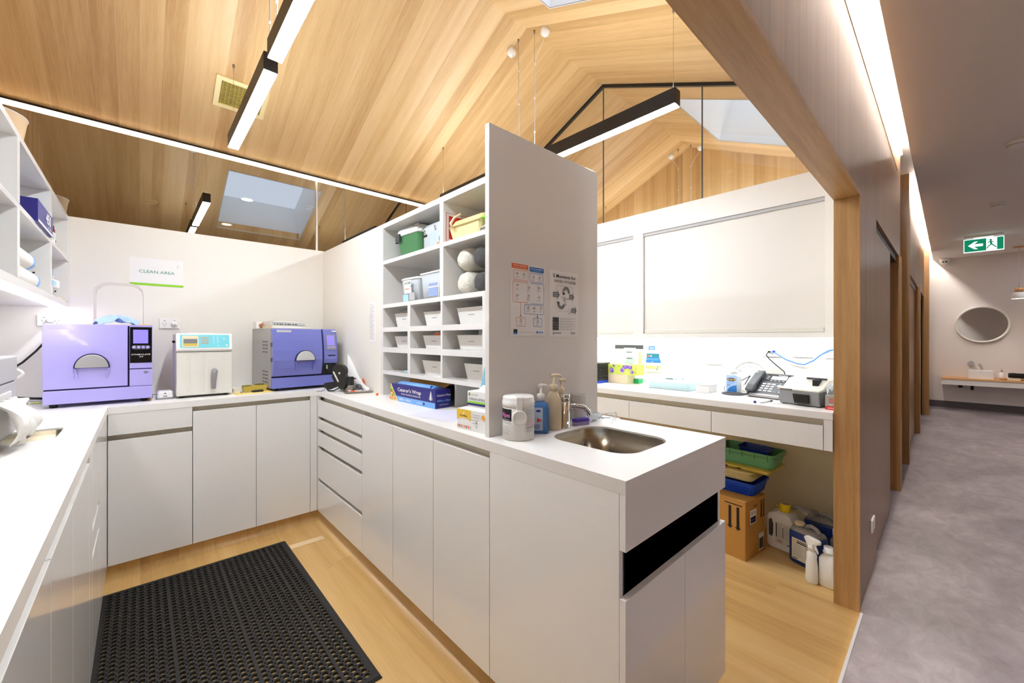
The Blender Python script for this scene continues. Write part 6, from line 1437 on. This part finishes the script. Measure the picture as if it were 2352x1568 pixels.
p = front(-.0605); p.rr(-.025, .045, .09, .14, .003, M_offw); p.rect(-.020, .085, .006, .09, M_dgp); p.rect(.020, .085, .004, .07, M_dgp)
for i in range(9): p.rect(-.010, .165-i*.010, .024, .004, M_plg); p.rect(.028, .165-i*.010, .03, .004, M_plg)
p.outline(-.012, .055, .014, .014, .002, .001, M_red); p.outline(.004, .055, .014, .014, .002, .001, M_red); p.rect(.045, .047, .016, .005, M_ink); p.build('label', T)
T = jug('blue fluid jerry can with a cream cap and white label, under desk', (3.02, .588, 0), math.radians(-112), .19, .10, .232, M_navyjug, M_cream, name='jerry_can')
p = front(-.0504, -.095, 0); p.rr(.030, .030, .135, .130, .003, M_offw); p.disc(.044, .143, .006, M_yellow); p.rect(.060, .145, .055, .005, M_dgp); p.rect(.060, .134, .06, .007, M_ink)
for i in range(7): p.rect(.038, .120-i*.011, .05+.008*(i % 3), .003, M_plg); p.rect(.108, .122-i*.011, .04, .003, M_plg)
p.rect(.036, .036, .03, .005, M_dgp); p.build('label', T)
T = jug('dark blue jerry can with grey handle, behind the labelled one', (3.28, .56, 0), math.radians(-100), .19, .11, .235, M_navyjug, M_greyjug, name='jerry_can')
T = thing('foil_pouch', 'crumpled grey printed pouch lying across the jugs', 'pouch', (3.17, .640, .272), math.radians(-120))
b = MB(); R = []
for i in range(7):
    t = i/6; R.append([(-.065+.13*t, .032*math.cos(a)*(1-.25*abs(t-.5))-.02*t, .016*math.sin(a)+.02*t+.012*math.sin(t*5)) for a in [2*PI*k/14 for k in range(14)]])
b.rings(R, smooth=True).build('pouch', mat('grey_foil', S(168, 166, 164), .35, .3), T)
T = thing('spray_bottle', 'white trigger spray bottle on the floor under the desk', 'spray bottle', (2.835, .535, 0), math.radians(-128))
MB().rings([[(a*math.cos(2*PI*j/24), c*math.sin(2*PI*j/24), z_) for j in range(24)] for z_, a, c in ((0, .030, .022), (.008, .035, .026), (.10, .033, .025), (.135, .026, .022), (.16, .028, .023), (.175, .020, .018), (.185, .015, .015))]).build('bottle', M_white, T)
MB().lathe([(.0185, .183), (.0185, .208)], 0, 0, 0, 18).build('collar', M_white, T)
MB().prism([(-.022, .206), (.016, .206), (.022, .226), (.052, .234), (.056, .250), (.045, .258), (-.028, .256), (-.046, .240)], -.012, .012, axis='Y').build('spray_head', M_white, T, .004)
MB().tube([(.022, 0, .228), (.030, 0, .205), (.040, 0, .188), (.044, 0, .182)], [.006, .006, .005, .004], 8).build('trigger', M_white, T)
T = thing('white_bottle', 'square white bottle without cap beside the oak post', 'bottle', (2.855, .462, 0), math.radians(-104))
MB().rings([rrect(-.037+i, .037-i, -.034+i, .034-i, .014, z_) for z_, i in ((0, .006), (.008, 0), (.155, 0), (.172, .008), (.180, .014))]).build('body', M_white, T)
MB().lathe([(.022, .180), (.022, .190), (.026, .190), (.026, .197), (.0215, .197), (.0215, .222), (.018, .222), (.018, .185)], 0, 0, 0, 24, cap0=False).build('neck', M_white, T)
T = thing('clear_bottle', 'pale translucent bottle with white cap half hidden by oak post', 'bottle', (3.10, .455, 0), 0)
MB().lathe([(.034, 0), (.038, .006), (.038, .17), (.022, .20)], 0, 0, 0, 24).build('body', M_greyjug, T)
MB().lathe([(.024, .20), (.026, .205), (.026, .24), (.014, .262)], 0, 0, 0, 20).build('cap', M_white, T)
# corridor low socket on the oak pier
socket('small white socket low on the oak corridor wall', (3.19, .3115, .262), 0)
